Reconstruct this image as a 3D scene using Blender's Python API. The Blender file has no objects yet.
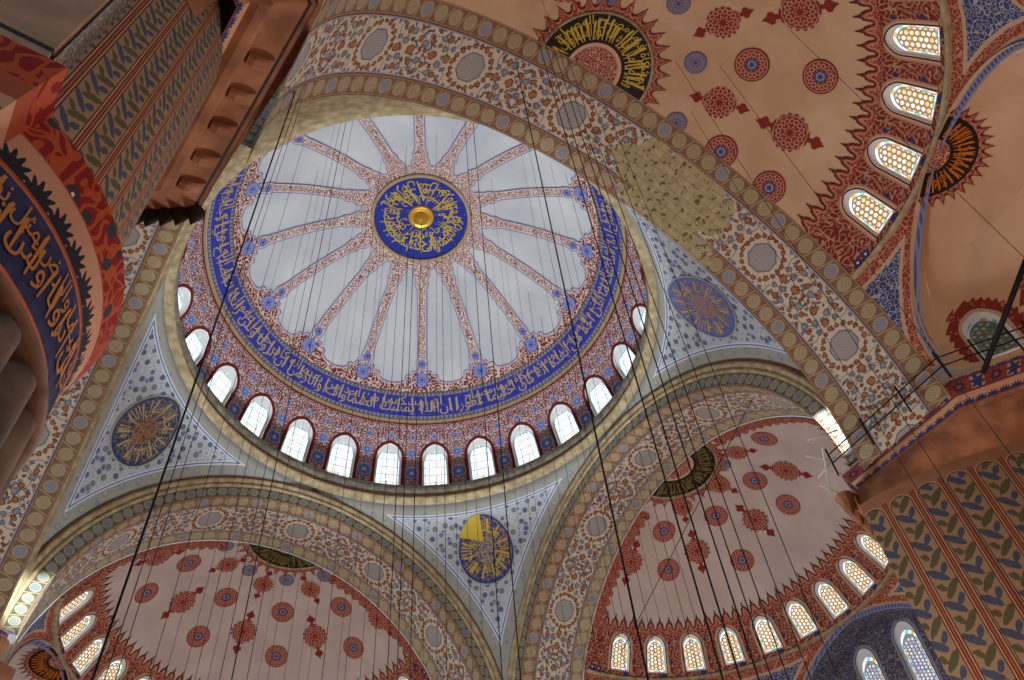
import bpy, math, random, unicodedata
import numpy as np
from mathutils import Vector, Matrix, geometry
random.seed(7); rng = np.random.default_rng(5)
PI = math.pi; rad = math.radians
SC = bpy.context.scene; C = SC.collection
# ------------------------------------------------------------------ camera, world, lights, exposure
cd = bpy.data.cameras.new('camera'); cam = bpy.data.objects.new('camera', cd); C.objects.link(cam)
cd.sensor_width = 36.0; cd.lens = 863.075 * 36 / 1024; cd.clip_end = 300
FPX = 863.075; CAM = np.array([-10.0418, -19.4969, 1.6]); PITCH, ROLL, YAW = 2.48961, -0.11641, -0.65536
Mc = Matrix.Rotation(YAW, 4, 'Z') @ Matrix.Rotation(PITCH, 4, 'X') @ Matrix.Rotation(ROLL, 4, 'Z')
cam.matrix_world = Matrix.Translation(Vector(CAM)) @ Mc
SC.camera = cam
R3 = np.array(Mc.to_3x3())
def pix(P):                      # world -> photo pixel
    q = (np.atleast_2d(P) - CAM) @ R3
    return np.c_[512 + FPX * q[:, 0] / -q[:, 2], 340 - FPX * q[:, 1] / -q[:, 2]]
def ray(x, y):
    d = R3 @ np.array([(x - 512) / FPX, (340 - y) / FPX, -1.0]); return d / np.linalg.norm(d)
def at_z(x, y, z):
    d = ray(x, y); return CAM + d * (z - CAM[2]) / d[2]
SC.view_settings.view_transform = 'Standard'; SC.view_settings.look = 'None'
SC.view_settings.gamma = 1.0; SC.view_settings.use_curve_mapping = False
SC.view_settings.exposure = 0.0
W = bpy.data.worlds.new('daylight'); SC.world = W; W.use_nodes = True
W.node_tree.nodes['Background'].inputs[0].default_value = (0.86, 0.93, 1.0, 1)
W.node_tree.nodes['Background'].inputs[1].default_value = 0.47
def lamp(name, loc, power, color, size, kind='POINT', target=None, spot=None):
    l = bpy.data.lights.new(name, kind); l.energy = power; l.color = color
    if kind == 'AREA': l.shape = 'DISK'; l.size = size
    else: l.shadow_soft_size = size
    if spot: l.spot_size = rad(spot[0]); l.spot_blend = spot[1]
    o = bpy.data.objects.new(name, l); C.objects.link(o); o.location = loc
    if target is not None: o.rotation_euler = (Vector(target) - Vector(loc)).to_track_quat('-Z', 'Y').to_euler()
    return o
WARM = (1.0, 0.62, 0.35); COOL = (0.84, 0.93, 1.0); SOFT = (1.0, 0.88, 0.76)
lamp('hall_fill', (1, 1, 8.0), 6800, COOL, 1.5)  # cool fill added in mid-air under the dome, no lamp hangs here
lamp('dome_fill', (1, 1, 5.0), 21000, COOL, 1.0, 'SPOT', (0, 0, 42), (50, .35))  # added upward spot, stands in for drum-window daylight on the dome
lamp('hall_fill', (12, 4, 4.5), 300, SOFT, 1.5)  # this and the next: soft fills added under the far semi-domes
lamp('hall_fill', (-3, 13, 4.5), 300, SOFT, 1.5)
lamp('chandelier_light', (3.5, -17.0, 5.0), 1500, WARM, 1.2)
lamp('chandelier_light', (4.5, -11.5, 5.0), 380, WARM, 0.8)
lamp('chandelier_light', (-7.2, -11.5, 4.5), 110, WARM, 0.6)

# ------------------------------------------------------------------ node expressions
class S:
    def __init__(s, t, k): s.t, s.k = t, k
    def _m(s, op, *a): return s.t.m(op, s, *a)
    def __add__(s, o): return s._m('ADD', o)
    __radd__ = __add__
    def __sub__(s, o): return s._m('SUBTRACT', o)
    def __rsub__(s, o): return s.t.m('SUBTRACT', o, s)
    def __mul__(s, o): return s._m('MULTIPLY', o)
    __rmul__ = __mul__
    def __truediv__(s, o): return s._m('DIVIDE', o)
    def __rtruediv__(s, o): return s.t.m('DIVIDE', o, s)
    def __lt__(s, o): return s._m('LESS_THAN', o)
    def __gt__(s, o): return s._m('GREATER_THAN', o)
    def __neg__(s): return s._m('MULTIPLY', -1.0)
class T:
    def __init__(s, name, rough=0.8):
        s.mat = bpy.data.materials.new(name); s.mat.use_nodes = True; s.nt = s.mat.node_tree
        s.b = s.nt.nodes['Principled BSDF']; s.b.inputs['Roughness'].default_value = rough
        s.b.inputs['Specular IOR Level'].default_value = 0.25
    def n(s, k): return s.nt.nodes.new(k)
    def put(s, inp, v):
        if isinstance(v, S): s.nt.links.new(v.k, inp)
        elif isinstance(v, (tuple, list)): inp.default_value = (*v, 1.0) if len(v) == 3 and len(inp.default_value) == 4 else v
        else: inp.default_value = v
    def m(s, op, *a):
        n = s.n('ShaderNodeMath'); n.operation = op
        for i, x in enumerate(a): s.put(n.inputs[i], x)
        return S(s, n.outputs[0])
    def uv(s, layer='UVMap'):
        n = s.n('ShaderNodeUVMap'); n.uv_map = layer; p = s.n('ShaderNodeSeparateXYZ')
        s.nt.links.new(n.outputs[0], p.inputs[0]); return S(s, p.outputs[0]), S(s, p.outputs[1])
    def vec(s, x, y, z=0.0):
        n = s.n('ShaderNodeCombineXYZ')
        for i, v in enumerate((x, y, z)): s.put(n.inputs[i], v)
        return S(s, n.outputs[0])
    def obj(s): return S(s, s.n('ShaderNodeTexCoord').outputs['Object'])
    def noise(s, v, scale, detail=3.0):
        n = s.n('ShaderNodeTexNoise'); s.put(n.inputs['Vector'], v); n.inputs['Scale'].default_value = scale
        n.inputs['Detail'].default_value = detail; return S(s, n.outputs['Fac'])
    def vor(s, v, scale, feat='F1', rnd=1.0):
        n = s.n('ShaderNodeTexVoronoi'); n.feature = feat; s.put(n.inputs['Vector'], v)
        n.inputs['Scale'].default_value = scale; n.inputs['Randomness'].default_value = rnd
        if feat == 'DISTANCE_TO_EDGE': return S(s, n.outputs['Distance']), None
        p = s.n('ShaderNodeSeparateColor'); s.nt.links.new(n.outputs['Color'], p.inputs[0])
        return S(s, n.outputs['Distance']), S(s, p.outputs[0])
    def mix(s, f, a, b):
        n = s.n('ShaderNodeMix'); n.data_type = 'RGBA'; s.put(n.inputs[0], f)
        s.put(n.inputs[6], a); s.put(n.inputs[7], b); return S(s, n.outputs[2])
    def out(s, col, emit=None, metal=None):
        s.put(s.b.inputs['Base Color'], col)
        if emit: s.put(s.b.inputs['Emission Color'], emit[0]); s.put(s.b.inputs['Emission Strength'], emit[1])
        if metal is not None: s.b.inputs['Metallic'].default_value = metal
        return s.mat
    # small vocabulary
    def sq(s, x): return s.m('MULTIPLY', x, x)
    def hyp(s, x, y): return s.m('SQRT', s.m('ADD', s.sq(x), s.sq(y)))
    def ab(s, x): return s.m('ABSOLUTE', x)
    def mod(s, x, p): return s.m('FLOORED_MODULO', x, p)
    def cell(s, x, p): return s.mod(x + p / 2, p) - p / 2
    def lo(s, *a):
        r = a[0]
        for x in a[1:]: r = s.m('MINIMUM', r, x)
        return r
    def hi(s, a, b): return s.m('MAXIMUM', a, b)
    def line(s, x, c, w): return s.ab(x - c) < w / 2
    def band(s, x, a, b): return (x > a) * (x < b)
    def dots(s, x, y, L): return s.lo(*[s.hyp(x - a, y - b) - r for a, b, r in L])
def c(h):
    h = h.lstrip('#'); v = [int(h[i:i + 2], 16) / 255 for i in (0, 2, 4)]
    return tuple(x / 12.92 if x <= .04045 else ((x + .055) / 1.055) ** 2.4 for x in v)

def plain(name, col, rough=0.8, metal=None, var=0.0, scale=1.5, col2=None):
    t = T(name, rough)
    if var or col2:
        n = t.noise(t.obj(), scale, 5.0); n = t.m('MULTIPLY', n - 0.38, 3.2); n.k.node.use_clamp = True
        return t.out(t.mix(n, c(col2) if col2 else tuple(x * (1 - var) for x in c(col)), c(col)), metal=metal)
    return t.out(c(col), metal=metal)
M = {}
M['gold'] = plain('gold_leaf', '#E0B040', 0.35, 0.6)
M['gold_paint'] = plain('ochre_gold_paint', '#B9A070', 0.6)
M['gold_bright'] = plain('yellow_gold_paint', '#C8AE3C', 0.45)
M['gold_orange'] = plain('orange_gold_paint', '#C8741E', 0.5)
M['gold_dim'] = plain('dim_orange_gold_paint', '#B0702E', 0.6)
M['gold_dark'] = plain('dark_gold_paint', '#7A6A3A', 0.6)
M['brown_stone'] = plain('brown_stone', '#8E7060', 0.8, col2='#665044', scale=2)
M['wire'] = plain('dark_iron', '#1A1614', 0.7)
M['pale_metal'] = plain('pale_painted_metal', '#C9D6D2', 0.5)
M['reveal'] = plain('white_lime_reveal', '#E4E6E4', 0.8)
M['cream'] = plain('cream_moulding', '#BBAA86', 0.8, col2='#94825F', scale=3)
M['cream_red'] = plain('ochre_moulding', '#A9764E', 0.8, col2='#8A5A3C', scale=5)
M['grey_cornice'] = plain('grey_stone_cornice', '#A09C8C', 0.85, col2='#77725E', scale=4)
M['dome_plaster'] = plain('white_dome_plaster', '#DCDEDC', 0.9, col2='#C6CACE', scale=.35)
M['semi_plaster'] = plain('cream_pink_plaster', '#D4C3B4', 0.9, col2='#C6B3A6', scale=.6)
M['semi_plaster_lamplit'] = plain('lamplit_cream_plaster', '#D8B694', 0.9, col2='#C8A27E', scale=.6)  # warm lamplight put into the plaster colour of the near semi-dome
M['black'] = plain('black_ground', '#241A10', 0.6)
M['orange_stone'] = plain('orange_brown_plaster', '#A8714E', 0.85, col2='#7E5038', scale=1.5)
M['floor'] = plain('red_carpet', '#8A4A3E', 0.95, col2='#6A3A38', scale=1)

def m_arabesque(name, ground, light, scale, blue=None, blue_share=.18, outline=None, thick=.16, ow=1.0):
    """curling light foliage on a dark ground; uv2.x = distance from the outlined edge"""
    t = T(name); u, v = t.uv(); e, _ = t.uv('edge')
    p = t.vec(u, v); sc_ = scale * .62
    n1 = t.noise(p, sc_ * 1.25, 0.0); n2 = t.noise(t.vec(v + 7.3, u), sc_ * 1.25, 0.0)
    d, k = t.vor(p, scale * .8, 'F1', .7)
    l1 = t.ab(t.m('SINE', n1 * 15.0)) < thick * 1.9; l2 = t.ab(t.m('SINE', n2 * 15.0)) < thick * 1.6
    col = t.mix(t.hi(l1, l2), c(ground), c(light)); col = t.mix(t.band(d, .0, .1), col, c(light))
    if blue:
        hit = (k < blue_share) * (d < .36)
        col = t.mix(hit, col, c(blue)); col = t.mix((k < blue_share) * (d < .13), col, c('#D8D6DE'))
    if outline:
        col = t.mix(e < .17 * ow, col, c(light)); col = t.mix(e < .11 * ow, col, c(outline[0])); col = t.mix(e < .05 * ow, col, c(outline[1]))
    return t.out(col)
M['scallop'] = m_arabesque('red_arabesque_border', '#7E332C', '#DCC6B8', 3.6, thick=.22, outline=('#A9A4BC', '#5A5896'), ow=.7)
M['rib'] = m_arabesque('red_arabesque_rib', '#94564A', '#E0D4CC', 5.2, thick=.26, outline=('#A9A4BC', '#6664A0'), ow=.55)
M['semi_red'] = m_arabesque('red_floral_wall', '#7E2B24', '#B98A6C', 3.4, '#343A6A', .34, ('#C9A98A', '#5A1C18'))
M['crest'] = m_arabesque('red_crest', '#8E342A', '#C08868', 6.0, outline=('#8E342A', '#4A2420'), ow=.8)
M['spandrel_red'] = m_arabesque('red_vine_band', '#93392B', '#C48E6C', 6.0)
M['spandrel_blue'] = m_arabesque('blue_vine_panel', '#39426E', '#A7A2A0', 5.0, outline=('#B59878', '#8E342A'))
M['pier_red'] = m_arabesque('red_floral_pier_band', '#7E1C16', '#A84A26', 4.2, '#3A3440', .2, ('#B8623C', '#B8623C'), thick=.26)
M['fill_pink'] = m_arabesque('pink_medallion_centre', '#8E3A30', '#D2A992', 7.0, outline=('#D2A992', '#6A2A22'))

def m_drum():
    t = T('drum_arabesque'); u, v = t.uv(); e, _ = t.uv('edge'); au = t.ab(u)
    p = t.vec(au, v); n1 = t.noise(p, 3.4, 0.0); n2 = t.noise(t.vec(v + 5.0, au), 3.4, 0.0)
    d, k = t.vor(p, 4.0, 'F1', .8)
    col = t.mix(t.hi(t.ab(t.m('SINE', n1 * 15.0)) < .34, t.ab(t.m('SINE', n2 * 15.0)) < .28), c('#844A48'), c('#CFC0BE'))
    col = t.mix((k < .14) * (d < .24), col, c('#7C8ABC'))
    ros = t.lo(t.hyp(au - 1.19, v - .75) - .26, t.hyp(au - 1.19, v - 1.85) - .2, t.hyp(au, v - 2.78) - .15, t.hyp(au - 1.19, v - 2.75) - .15)
    an = t.m('SINE', (t.m('ARCTAN2', v - 1.85, au - 1.19)) * 8.0) * .05
    col = t.mix(ros + an < .03, col, c('#C9C3D0')); col = t.mix(ros + an < 0, col, c('#5F78BE')); col = t.mix(ros < -.17, col, c('#B9C6DE'))
    col = t.mix(e < .17, col, c('#6E211F')); col = t.mix(v > 3.45, col, c('#6E211F')); col = t.mix(v > 3.54, col, c('#A8946A'))
    return t.out(col)
M['drum'] = m_drum()

def m_inscription(name, ground, edge1, edge2, w, dark):
    t = T(name); u, v = t.uv(); d, k = t.vor(t.vec(u, v), 4.0, 'F1', .9)
    col = t.mix(t.band(d, .1, .2), c(ground), c(dark))
    ed = t.lo(v, w - v)
    col = t.mix(ed < .20, col, c(edge2)); s = t.cell(u, .22)
    col = t.mix((ed < .17) * (ed > .05) * (t.ab(s) < .05), col, c(dark)); col = t.mix(ed < .05, col, c(edge1))
    return t.out(col)
M['inscription'] = m_inscription('blue_inscription_ground', '#343E9E', '#6A5A4A', '#98906E', 1.508, '#4450AC')
M['pier_blue'] = m_inscription('blue_pier_inscription', '#2B2D4E', '#B8623C', '#2B2D4E', 1.02, '#33365A')

def m_medallion():
    t = T('blue_medallion'); u, v = t.uv(); r = t.hyp(u, v); a = t.m('ARCTAN2', v, u)
    d, k = t.vor(t.vec(u, v), 2.4, 'F1', .9)
    col = t.mix(t.band(d, .14, .22), c('#2B3A9E'), c('#4D62C0'))
    col = t.mix((k < .12) * (d < .22), col, c('#9A4A26'))
    return t.out(col)
M['medallion_blue'] = m_medallion()

def m_guilloche(name, ground, disc, ring, blue='#8E93A0', raw=False):
    """row of linked rings; u along, v across 0..w (w in uv2.y)"""
    t = T(name); u, v = t.uv(); _, w = t.uv('edge')
    x = u / w; y = v / w - .5; p = .86
    i = t.m('FLOOR', x / p + .5); cx = x - i * p; r = t.hyp(cx * 1.08, y)
    col = t.mix(r < .36, c(ground), c(ring)); alt = t.mod(i, 4.0) < .5
    col = t.mix(r < .29, col, t.mix(alt, c(disc), c(blue)))
    inner = t.band(t.m('SINE', x * 40.0) * t.m('SINE', y * 40.0), .35, 1.0) * (r < .27)
    col = t.mix(inner * .7, col, c(ground))
    sl = t.ab(t.cell(x + y * .35 + p / 2, p)) < .035
    col = t.mix(sl * (r > .38), col, c(ring))
    ed = .5 - t.ab(y)
    col = t.mix(ed < .10, col, c(ground)); col = t.mix(ed < .07, col, c(ring)); col = t.mix(ed < .035, col, c('#6A3A30'))
    if raw: return t, col
    return t.out(col)
M['guilloche'] = m_guilloche('ring_chain_border', '#826450', '#AC9E7C', '#B0966E')
M['guilloche_pale'] = m_guilloche('pale_ring_chain_border', '#948062', '#B9AC88', '#C0B08A')
M['guilloche_dark'] = m_guilloche('dark_ring_chain_band', '#5A5648', '#8E9290', '#A89A70', '#7C86A0')

def m_floral(name, shift=0.0):
    t = T(name); u, v = t.uv(); W_ = 1.84; L = 4.2; u = u + shift
    w1 = t.noise(t.vec(u, v), 5.0, 2.0); uu = u + (w1 - .5) * .07; vv = v + (w1 - .5) * .05
    x = t.cell(uu, L); y = vv - W_ / 2; ax = t.ab(x); ay = t.ab(y)
    ring = [(.74 * math.cos(q), .74 * math.sin(q), .08 if k % 2 else .10) for k, q in enumerate(np.linspace(0, PI / 2, 6))]
    orange = t.dots(ax, ay, ring + [(1.02, .0, .15), (1.22, .62, .12), (1.62, .0, .16), (1.50, .34, .07), (1.84, .40, .12), (1.98, .08, .07), (.98, .74, .07), (1.72, .74, .08), (2.06, .70, .07)])
    grey = t.dots(ax, ay, [(.95, .36, .10), (1.26, .26, .12), (1.02, .62, .08), (1.46, .60, .13), (1.36, .82, .07), (1.95, .60, .09), (2.08, .28, .13), (1.70, .30, .07), (.62, .82, .08), (.34, .85, .06), (1.62, .85, .06), (1.86, .84, .07), (1.2, .02, .07), (1.82, .16, .07), (.82, .82, .05)])
    stem = t.lo(t.ab(t.hyp(ax, ay) - .74), t.ab(t.hyp(ax - 1.62, ay - .1) - .52), t.ab(t.hyp(ax - 1.1, ay - .62) - .3))
    g, _ = t.vor(t.vec(uu, vv), 9.0, 'F1', 1.0)
    pet = (g - .35) * .10
    col = t.mix(stem < .016, c('#CFC2AA'), c('#8E7E6A'))
    col = t.mix(grey + pet < .02, col, c('#70737A')); col = t.mix(grey + pet < -.045, col, c('#92959E'))
    col = t.mix(orange + pet < .02, col, c('#7E4A30')); col = t.mix(orange + pet < -.03, col, c('#A8724C'))
    oc = t.hi(t.hi(ax, ay), (ax + ay) * .7071)
    lat = t.ab(t.m('SINE', x * 38.0)) * t.ab(t.m('SINE', y * 38.0))
    lat2 = t.ab(t.m('SINE', (x + y) * 27.0)) * t.ab(t.m('SINE', (x - y) * 27.0))
    col = t.mix(oc < .49, col, t.mix((lat < .16), c('#97938F'), c('#BEB6A8')))
    col = t.mix(t.band(oc, .45, .50), col, c('#77757F'))
    ed = t.lo(v, W_ - v); col = t.mix(ed < .07, col, c('#9AA0AE')); col = t.mix(ed < .025, col, c('#7A4A3C'))
    return t, col
t_, col_ = m_floral('floral_soffit'); M['floral'] = t_.out(col_)

def stone_patch(t, col, u, v, cu, cv, ru, rv):
    """old exposed masonry showing where the painting is lost"""
    q = t.hyp((u - cu) / ru, (v - cv) / rv) + (t.noise(t.vec(u, v), 1.3, 5.0) - .5) * 1.5
    n0 = t.noise(t.vec(u, v), 2.5, 2.0); by = t.cell(v + n0 * .12, .30); bx = t.cell(u + t.m('FLOOR', v / .3) * .27, .55)
    jn = t.lo(.275 - t.ab(bx), .15 - t.ab(by)) < .012
    n = t.noise(t.vec(u, v), 3.0, 5.0)
    st = t.mix(n, c('#8E7E54'), c('#D2C398')); st = t.mix(jn, st, c('#94855C')); st = t.mix(t.noise(t.vec(u, v), 5.0, 4.0) < .40, st, c('#6E6038'))
    return t.mix(q < 1.0, col, st)

def m_pendentive():
    t = T('pendentive_painting'); u, v = t.uv(); d, top = t.uv('edge')
    dd = t.lo(d, (top - .85))
    ob = t.obj(); dd = t.lo(d, (top - .22))
    g, k = t.vor(ob, 2.9, 'F1', .5); e1, _ = t.vor(ob, 2.9, 'DISTANCE_TO_EDGE', .5)
    field = t.mix(g < .40, c('#BABFBD'), c('#6C7690')); field = t.mix(g < .25, field, t.mix(k < .3, c('#59627C'), c('#8A8468')))
    field = t.mix(e1 < .05, field, c('#A4ABB6'))
    g2, k2 = t.vor(ob, 1.9, 'F1', .3)
    st = t.noise(t.obj(), .5, 4.0)
    border = t.mix(st, c('#8E9088'), c('#A6A494'))
    border = t.mix(t.band(g2, .22, .3), border, c('#7C869A')); border = t.mix(g2 < .2, border, t.mix(k2 < .5, c('#B0A478'), c('#9A9A8C')))
    col = t.mix(dd > .50, border, field)
    col = t.mix(t.band(dd, .40, .52), col, c('#CDD2D8')); col = t.mix(t.band(dd, .44, .48), col, c('#6674A0'))
    col = t.mix(dd < .05, col, c('#8A9098'))
    return t.out(col)
M['pendentive'] = m_pendentive()

def m_roundel(name, ground, gold, core):
    t = T(name); u, v = t.uv(); r = t.hyp(u, v); a = t.m('ARCTAN2', v, u)
    w = t.noise(t.vec(u, v), 2.5, 3.0)
    d, k = t.vor(t.vec(a * 2.2, r * 3.6 + w), 1.8, 'F1', .9); e1, _ = t.vor(t.vec(a * 2.2, r * 3.6 + w), 1.8, 'DISTANCE_TO_EDGE', .9)
    col = t.mix(e1 < .075, c(ground), c(gold)); col = t.mix((k < .25) * (d < .25), col, c(gold))
    col = t.mix(r < .48, col, c(core)); col = t.mix(t.band(t.noise(t.vec(u, v), 7.0, 3.0), .45, .53) * (r < .46), col, c(ground))
    col = t.mix(r > 1.22, col, c(ground)); col = t.mix(r > 1.3, col, c('#A8A890'))
    return t.out(col)
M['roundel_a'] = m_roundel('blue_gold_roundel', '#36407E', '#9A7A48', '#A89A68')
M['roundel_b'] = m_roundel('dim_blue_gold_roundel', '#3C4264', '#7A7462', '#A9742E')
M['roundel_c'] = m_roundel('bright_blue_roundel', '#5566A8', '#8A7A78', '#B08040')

def m_star(name, r0, red, light, blue=None):
    t = T(name); u, v = t.uv(); r = t.hyp(u, v); a = t.m('ARCTAN2', v, u)
    s = t.m('SINE', a * 8.0); q = r / r0
    col = t.mix(t.ab(q - .62 - s * .14) < .05, c(red), c(light)); col = t.mix(t.ab(q - .62 + s * .14) < .05, col, c(light))
    col = t.mix(t.ab(q - .28 - s * .08) < .045, col, c(light))
    col = t.mix(t.band(q, .86, .92), col, c(light))
    if blue: col = t.mix(q < .36, col, c(blue)); col = t.mix(q < .26, col, c('#8C93AC')); col = t.mix(q < .15, col, c(blue))
    return t.out(col)
M['star'] = m_star('red_star_rosette', .62, '#8A2C26', '#BF8A70')
M['disc'] = m_star('red_disc_rosette', .55, '#8A2C26', '#C08E74', '#474A74')
M['bluedisc'] = m_star('blue_disc_rosette', .36, '#4E5080', '#A8988E')
M['domeros'] = m_star('blue_dome_rosette', .40, '#3242A8', '#B9C0DA')

def m_flutes(name, p, ztop):
    """painted flutes with rounded heads and leaves; u along, v = height"""
    t = T(name); u, v = t.uv(); x = t.cell(u, p); h = p * .39
    head = t.hyp(x, t.hi(v - (ztop - h), 0.0))
    n = t.noise(t.vec(u, v), 2.0, 4.0)
    base = t.mix(n, c('#7C563E'), c('#A27456'))
    P = p * 1.15; y = t.mod(v + t.m('FLOOR', u / p + .5) * .21, P); fl = 1.0
    def leaf(cx, cy, ang, a, b):
        X = x - cx; Y = y - cy; ca, sa = math.cos(ang), math.sin(ang)
        return t.hyp((X * ca + Y * sa) / a, (Y * ca - X * sa) / b)
    L1 = t.lo(leaf(-.10 * p, .26 * P, .75, .125 * p, .37 * p), leaf(.18 * p, .40 * P, -.5, .10 * p, .20 * p))
    L2 = t.lo(leaf(.10 * p, .76 * P, -.75, .125 * p, .37 * p), leaf(-.18 * p, .90 * P, .5, .10 * p, .20 * p))
    nn = (t.noise(t.vec(u / p, v / p), 6.0, 2.0) - .5) * .8
    pan = t.mix(L1 + nn < 1.0, c('#96785A'), c('#464A5C')); pan = t.mix(L2 + nn < 1.0, pan, c('#565036'))
    pan = t.mix(t.band(head, h * .90, h), pan, c('#3A3034'))
    col = t.mix(head < h, base, pan)
    out = t.lo(t.ab(t.ab(x) - p * .5), 9.0)
    col = t.mix((t.ab(out - p * .045) < p * .025) * (v < ztop), col, c('#6E2A1E'))
    col = t.mix((head > h) * (head < h * 1.10), col, c('#C28A5E'))
    return t.out(col)
M['flutes'] = m_flutes('painted_flutes', .46, 15.85)
M['flutes_wide'] = m_flutes('painted_wide_flutes', .80, 17.15)

def m_fans(name, w, ground='#C8946E', dark='#343A5E'):
    t = T(name); u, v = t.uv(); x = t.cell(u, w * .78); y = v
    a = t.m('ARCTAN2', y, x); r = t.hyp(x, y)
    lim = w * .48 + t.m('SINE', a * 15.0) * w * .10
    col = t.mix(r < lim, c(ground), c(dark)); col = t.mix((v < w * .07) + (v > w * .93), col, c('#9A4A30'))
    return t.out(col)
M['fans'] = m_fans('palmette_band', .48)
M['fans_dark'] = m_fans('dark_palmette_band', .46, '#B98A70', '#22222C')

def m_panels():
    t = T('cornice_panels'); u, v = t.uv(); P = 1.05; x = t.cell(u, P); y = v - .27
    ph = t.hi(t.ab(x) * .62, t.ab(y)); r = t.hyp(x, y)
    col = t.mix(t.ab(x) < .33, c('#B98A68'), c('#8E3A22'))
    a = t.m('ARCTAN2', y, x)
    col = t.mix((r < .17 + t.m('SINE', a * 8.0) * .03), col, c('#3A2E4A')); col = t.mix(r < .07, col, c('#A85030'))
    xx = t.cell(u + P / 2, P); q = t.hyp(xx, y * .8) + t.m('SINE', t.m('ARCTAN2', y, xx) * 6.0) * .05
    col = t.mix(q < .17, col, c('#333A66'))
    col = t.mix((v < .05) + (v > .5), col, c('#34406A'))
    return t.out(col)
M['panels'] = m_panels()

def m_glass(name, kind, strength):
    t = T(name, .3); u, v = t.uv(); e, _ = t.uv('edge')
    if kind == 'drum':
        v = v - 1.0; sh = t.hyp(u, t.hi(v - 1.62, 0.0))
        d, k = t.vor(t.vec(u, v * .8), 7.0, 'F1', .9); e1, _ = t.vor(t.vec(u, v * .8), 7.0, 'DISTANCE_TO_EDGE', .9)
        col = t.mix(k < .28, c('#FFFFFF'), c('#F0D2CE')); col = t.mix(t.band(k, .28, .42), col, c('#CFE2DA')); col = t.mix(t.band(k, .42, .5), col, c('#D8D2F0'))
        col = t.mix(e1 < .035, col, c('#9AA4A6'))
        bars = t.lo(t.ab(t.cell(v, .42)), t.ab(t.ab(u) - .30))
        col = t.mix((sh > .31), col, c('#CFE0E2')); col = t.mix(bars < .022, col, c('#93A2A8'))
        col = t.mix(v > 2.0, col, t.mix(e1 < .05, c('#7F8E96'), c('#B9C8C6')))
        col = t.mix(e > .93, col, c('#8FA09E'))
    else:
        blue = kind == 'blue'
        xx = t.cell(u, .17); yy = t.cell(v + t.mod(t.m('FLOOR', u / .17 + .5), 2.0) * .085, .17); r = t.hyp(xx, yy)
        d, k = t.vor(t.vec(u, v), 11.0, 'F1', .3)
        tone = [c(x) for x in (('#B8C8A8', '#3F8A5A', '#C07878', '#4F7A58') if kind == 'green' else ('#FFFFFF', '#F3C98A', '#E8B39A', '#B98A3C') if not blue else ('#E8F2FF', '#7FA4F0', '#9FD8E8', '#D8B060'))]
        col = t.mix(r < .06, tone[3], tone[0]); col = t.mix((r < .06) * (k < .35), col, tone[1]); col = t.mix((r < .06) * (k > .8), col, tone[2])
        col = t.mix(r > .076, col, c('#8A7458') if not blue else c('#4A5678'))
        seg = t.mod(t.m('FLOOR', (u + v) / .21), 4.0)
        bc = t.mix(seg < .5, c('#FFFFFF'), c('#8FE0A8') if not blue else c('#7FD0E8')); bc = t.mix(t.band(seg, 1.5, 2.5), bc, c('#F0B848'))
        col = t.mix(e < .26, col, bc); col = t.mix(t.band(e, .24, .30), col, c('#7A8490'))
    return t.out((.02, .02, .02), emit=(col, strength))
M['glass_drum'] = m_glass('stained_glass_pale', 'drum', 1.7)
M['glass_semi'] = m_glass('stained_glass_amber', 'amber', 1.3)
M['glass_blue'] = m_glass('stained_glass_blue', 'blue', 1.0)
M['glass_green'] = m_glass('dim_green_glass', 'green', .16)

def m_blocks():
    t = T('pier_stone_blocks'); u, v = t.uv(); n = t.noise(t.vec(u, v), 1.8, 6.0); n2 = t.noise(t.vec(u, v), .6, 3.0)
    col = t.mix(n, c('#5A463A'), c('#C09878')); col = t.mix(n2 * .4, col, c('#846A56'))
    jn = t.lo(t.ab(t.cell(u + .25, 1.15)), t.ab(t.cell(v, 3.6)))
    return t.out(t.mix(jn < .05, col, c('#1E1A18')))
M['blocks'] = m_blocks()
M['shaft'] = plain('grey_marble_shaft', '#7A6656', 0.7, col2='#4E423A', scale=1.6)
M['lattice'] = m_arabesque('grey_lattice_strip', '#5E5650', '#9A8E84', 7.0)

# ------------------------------------------------------------------ mesh helpers
def obj(name, V, F, mat, parent=None, uv=None, edge=None, smooth=True):
    V = np.asarray(V, float).reshape(-1, 3)
    if parent is not None: V = V - np.array(parent['_at'])
    me = bpy.data.meshes.new(name); me.from_pydata(V.tolist(), [], [list(map(int, f)) for f in F])
    n = len(me.loops); li = np.empty(n, np.int32); me.loops.foreach_get('vertex_index', li)
    for nm, a in (('UVMap', uv), ('edge', edge)):
        if a is not None:
            l = me.uv_layers.new(name=nm); l.data.foreach_set('uv', np.asarray(a, np.float32).reshape(-1, 2)[li].ravel())
    if mat: me.materials.append(M[mat])
    if smooth: me.polygons.foreach_set('use_smooth', [True] * len(me.polygons))
    o = bpy.data.objects.new(name, me); C.objects.link(o)
    if parent is not None: o.parent = parent; o['_at'] = parent['_at']
    else: o['_at'] = (0, 0, 0)
    return o
def tag(o, label, cat, group=None, kind=None):
    o['label'] = label; o['category'] = cat
    if group: o['group'] = group
    if kind: o['kind'] = kind
    return o
def thing(name, label, cat, at, group=None, kind=None):
    o = bpy.data.objects.new(name, None); C.objects.link(o); o.location = tuple(map(float, at)); o.empty_display_size = .3
    o['_at'] = tuple(map(float, at)); return tag(o, label, cat, group, kind)
def gridf(nu, nv, wrap=False):
    F = []
    for i in range(nu - (0 if wrap else 1)):
        for j in range(nv - 1):
            a = i * nv + j; b = ((i + 1) % nu) * nv + j; F.append((a, b, b + 1, a + 1))
    return F
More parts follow.
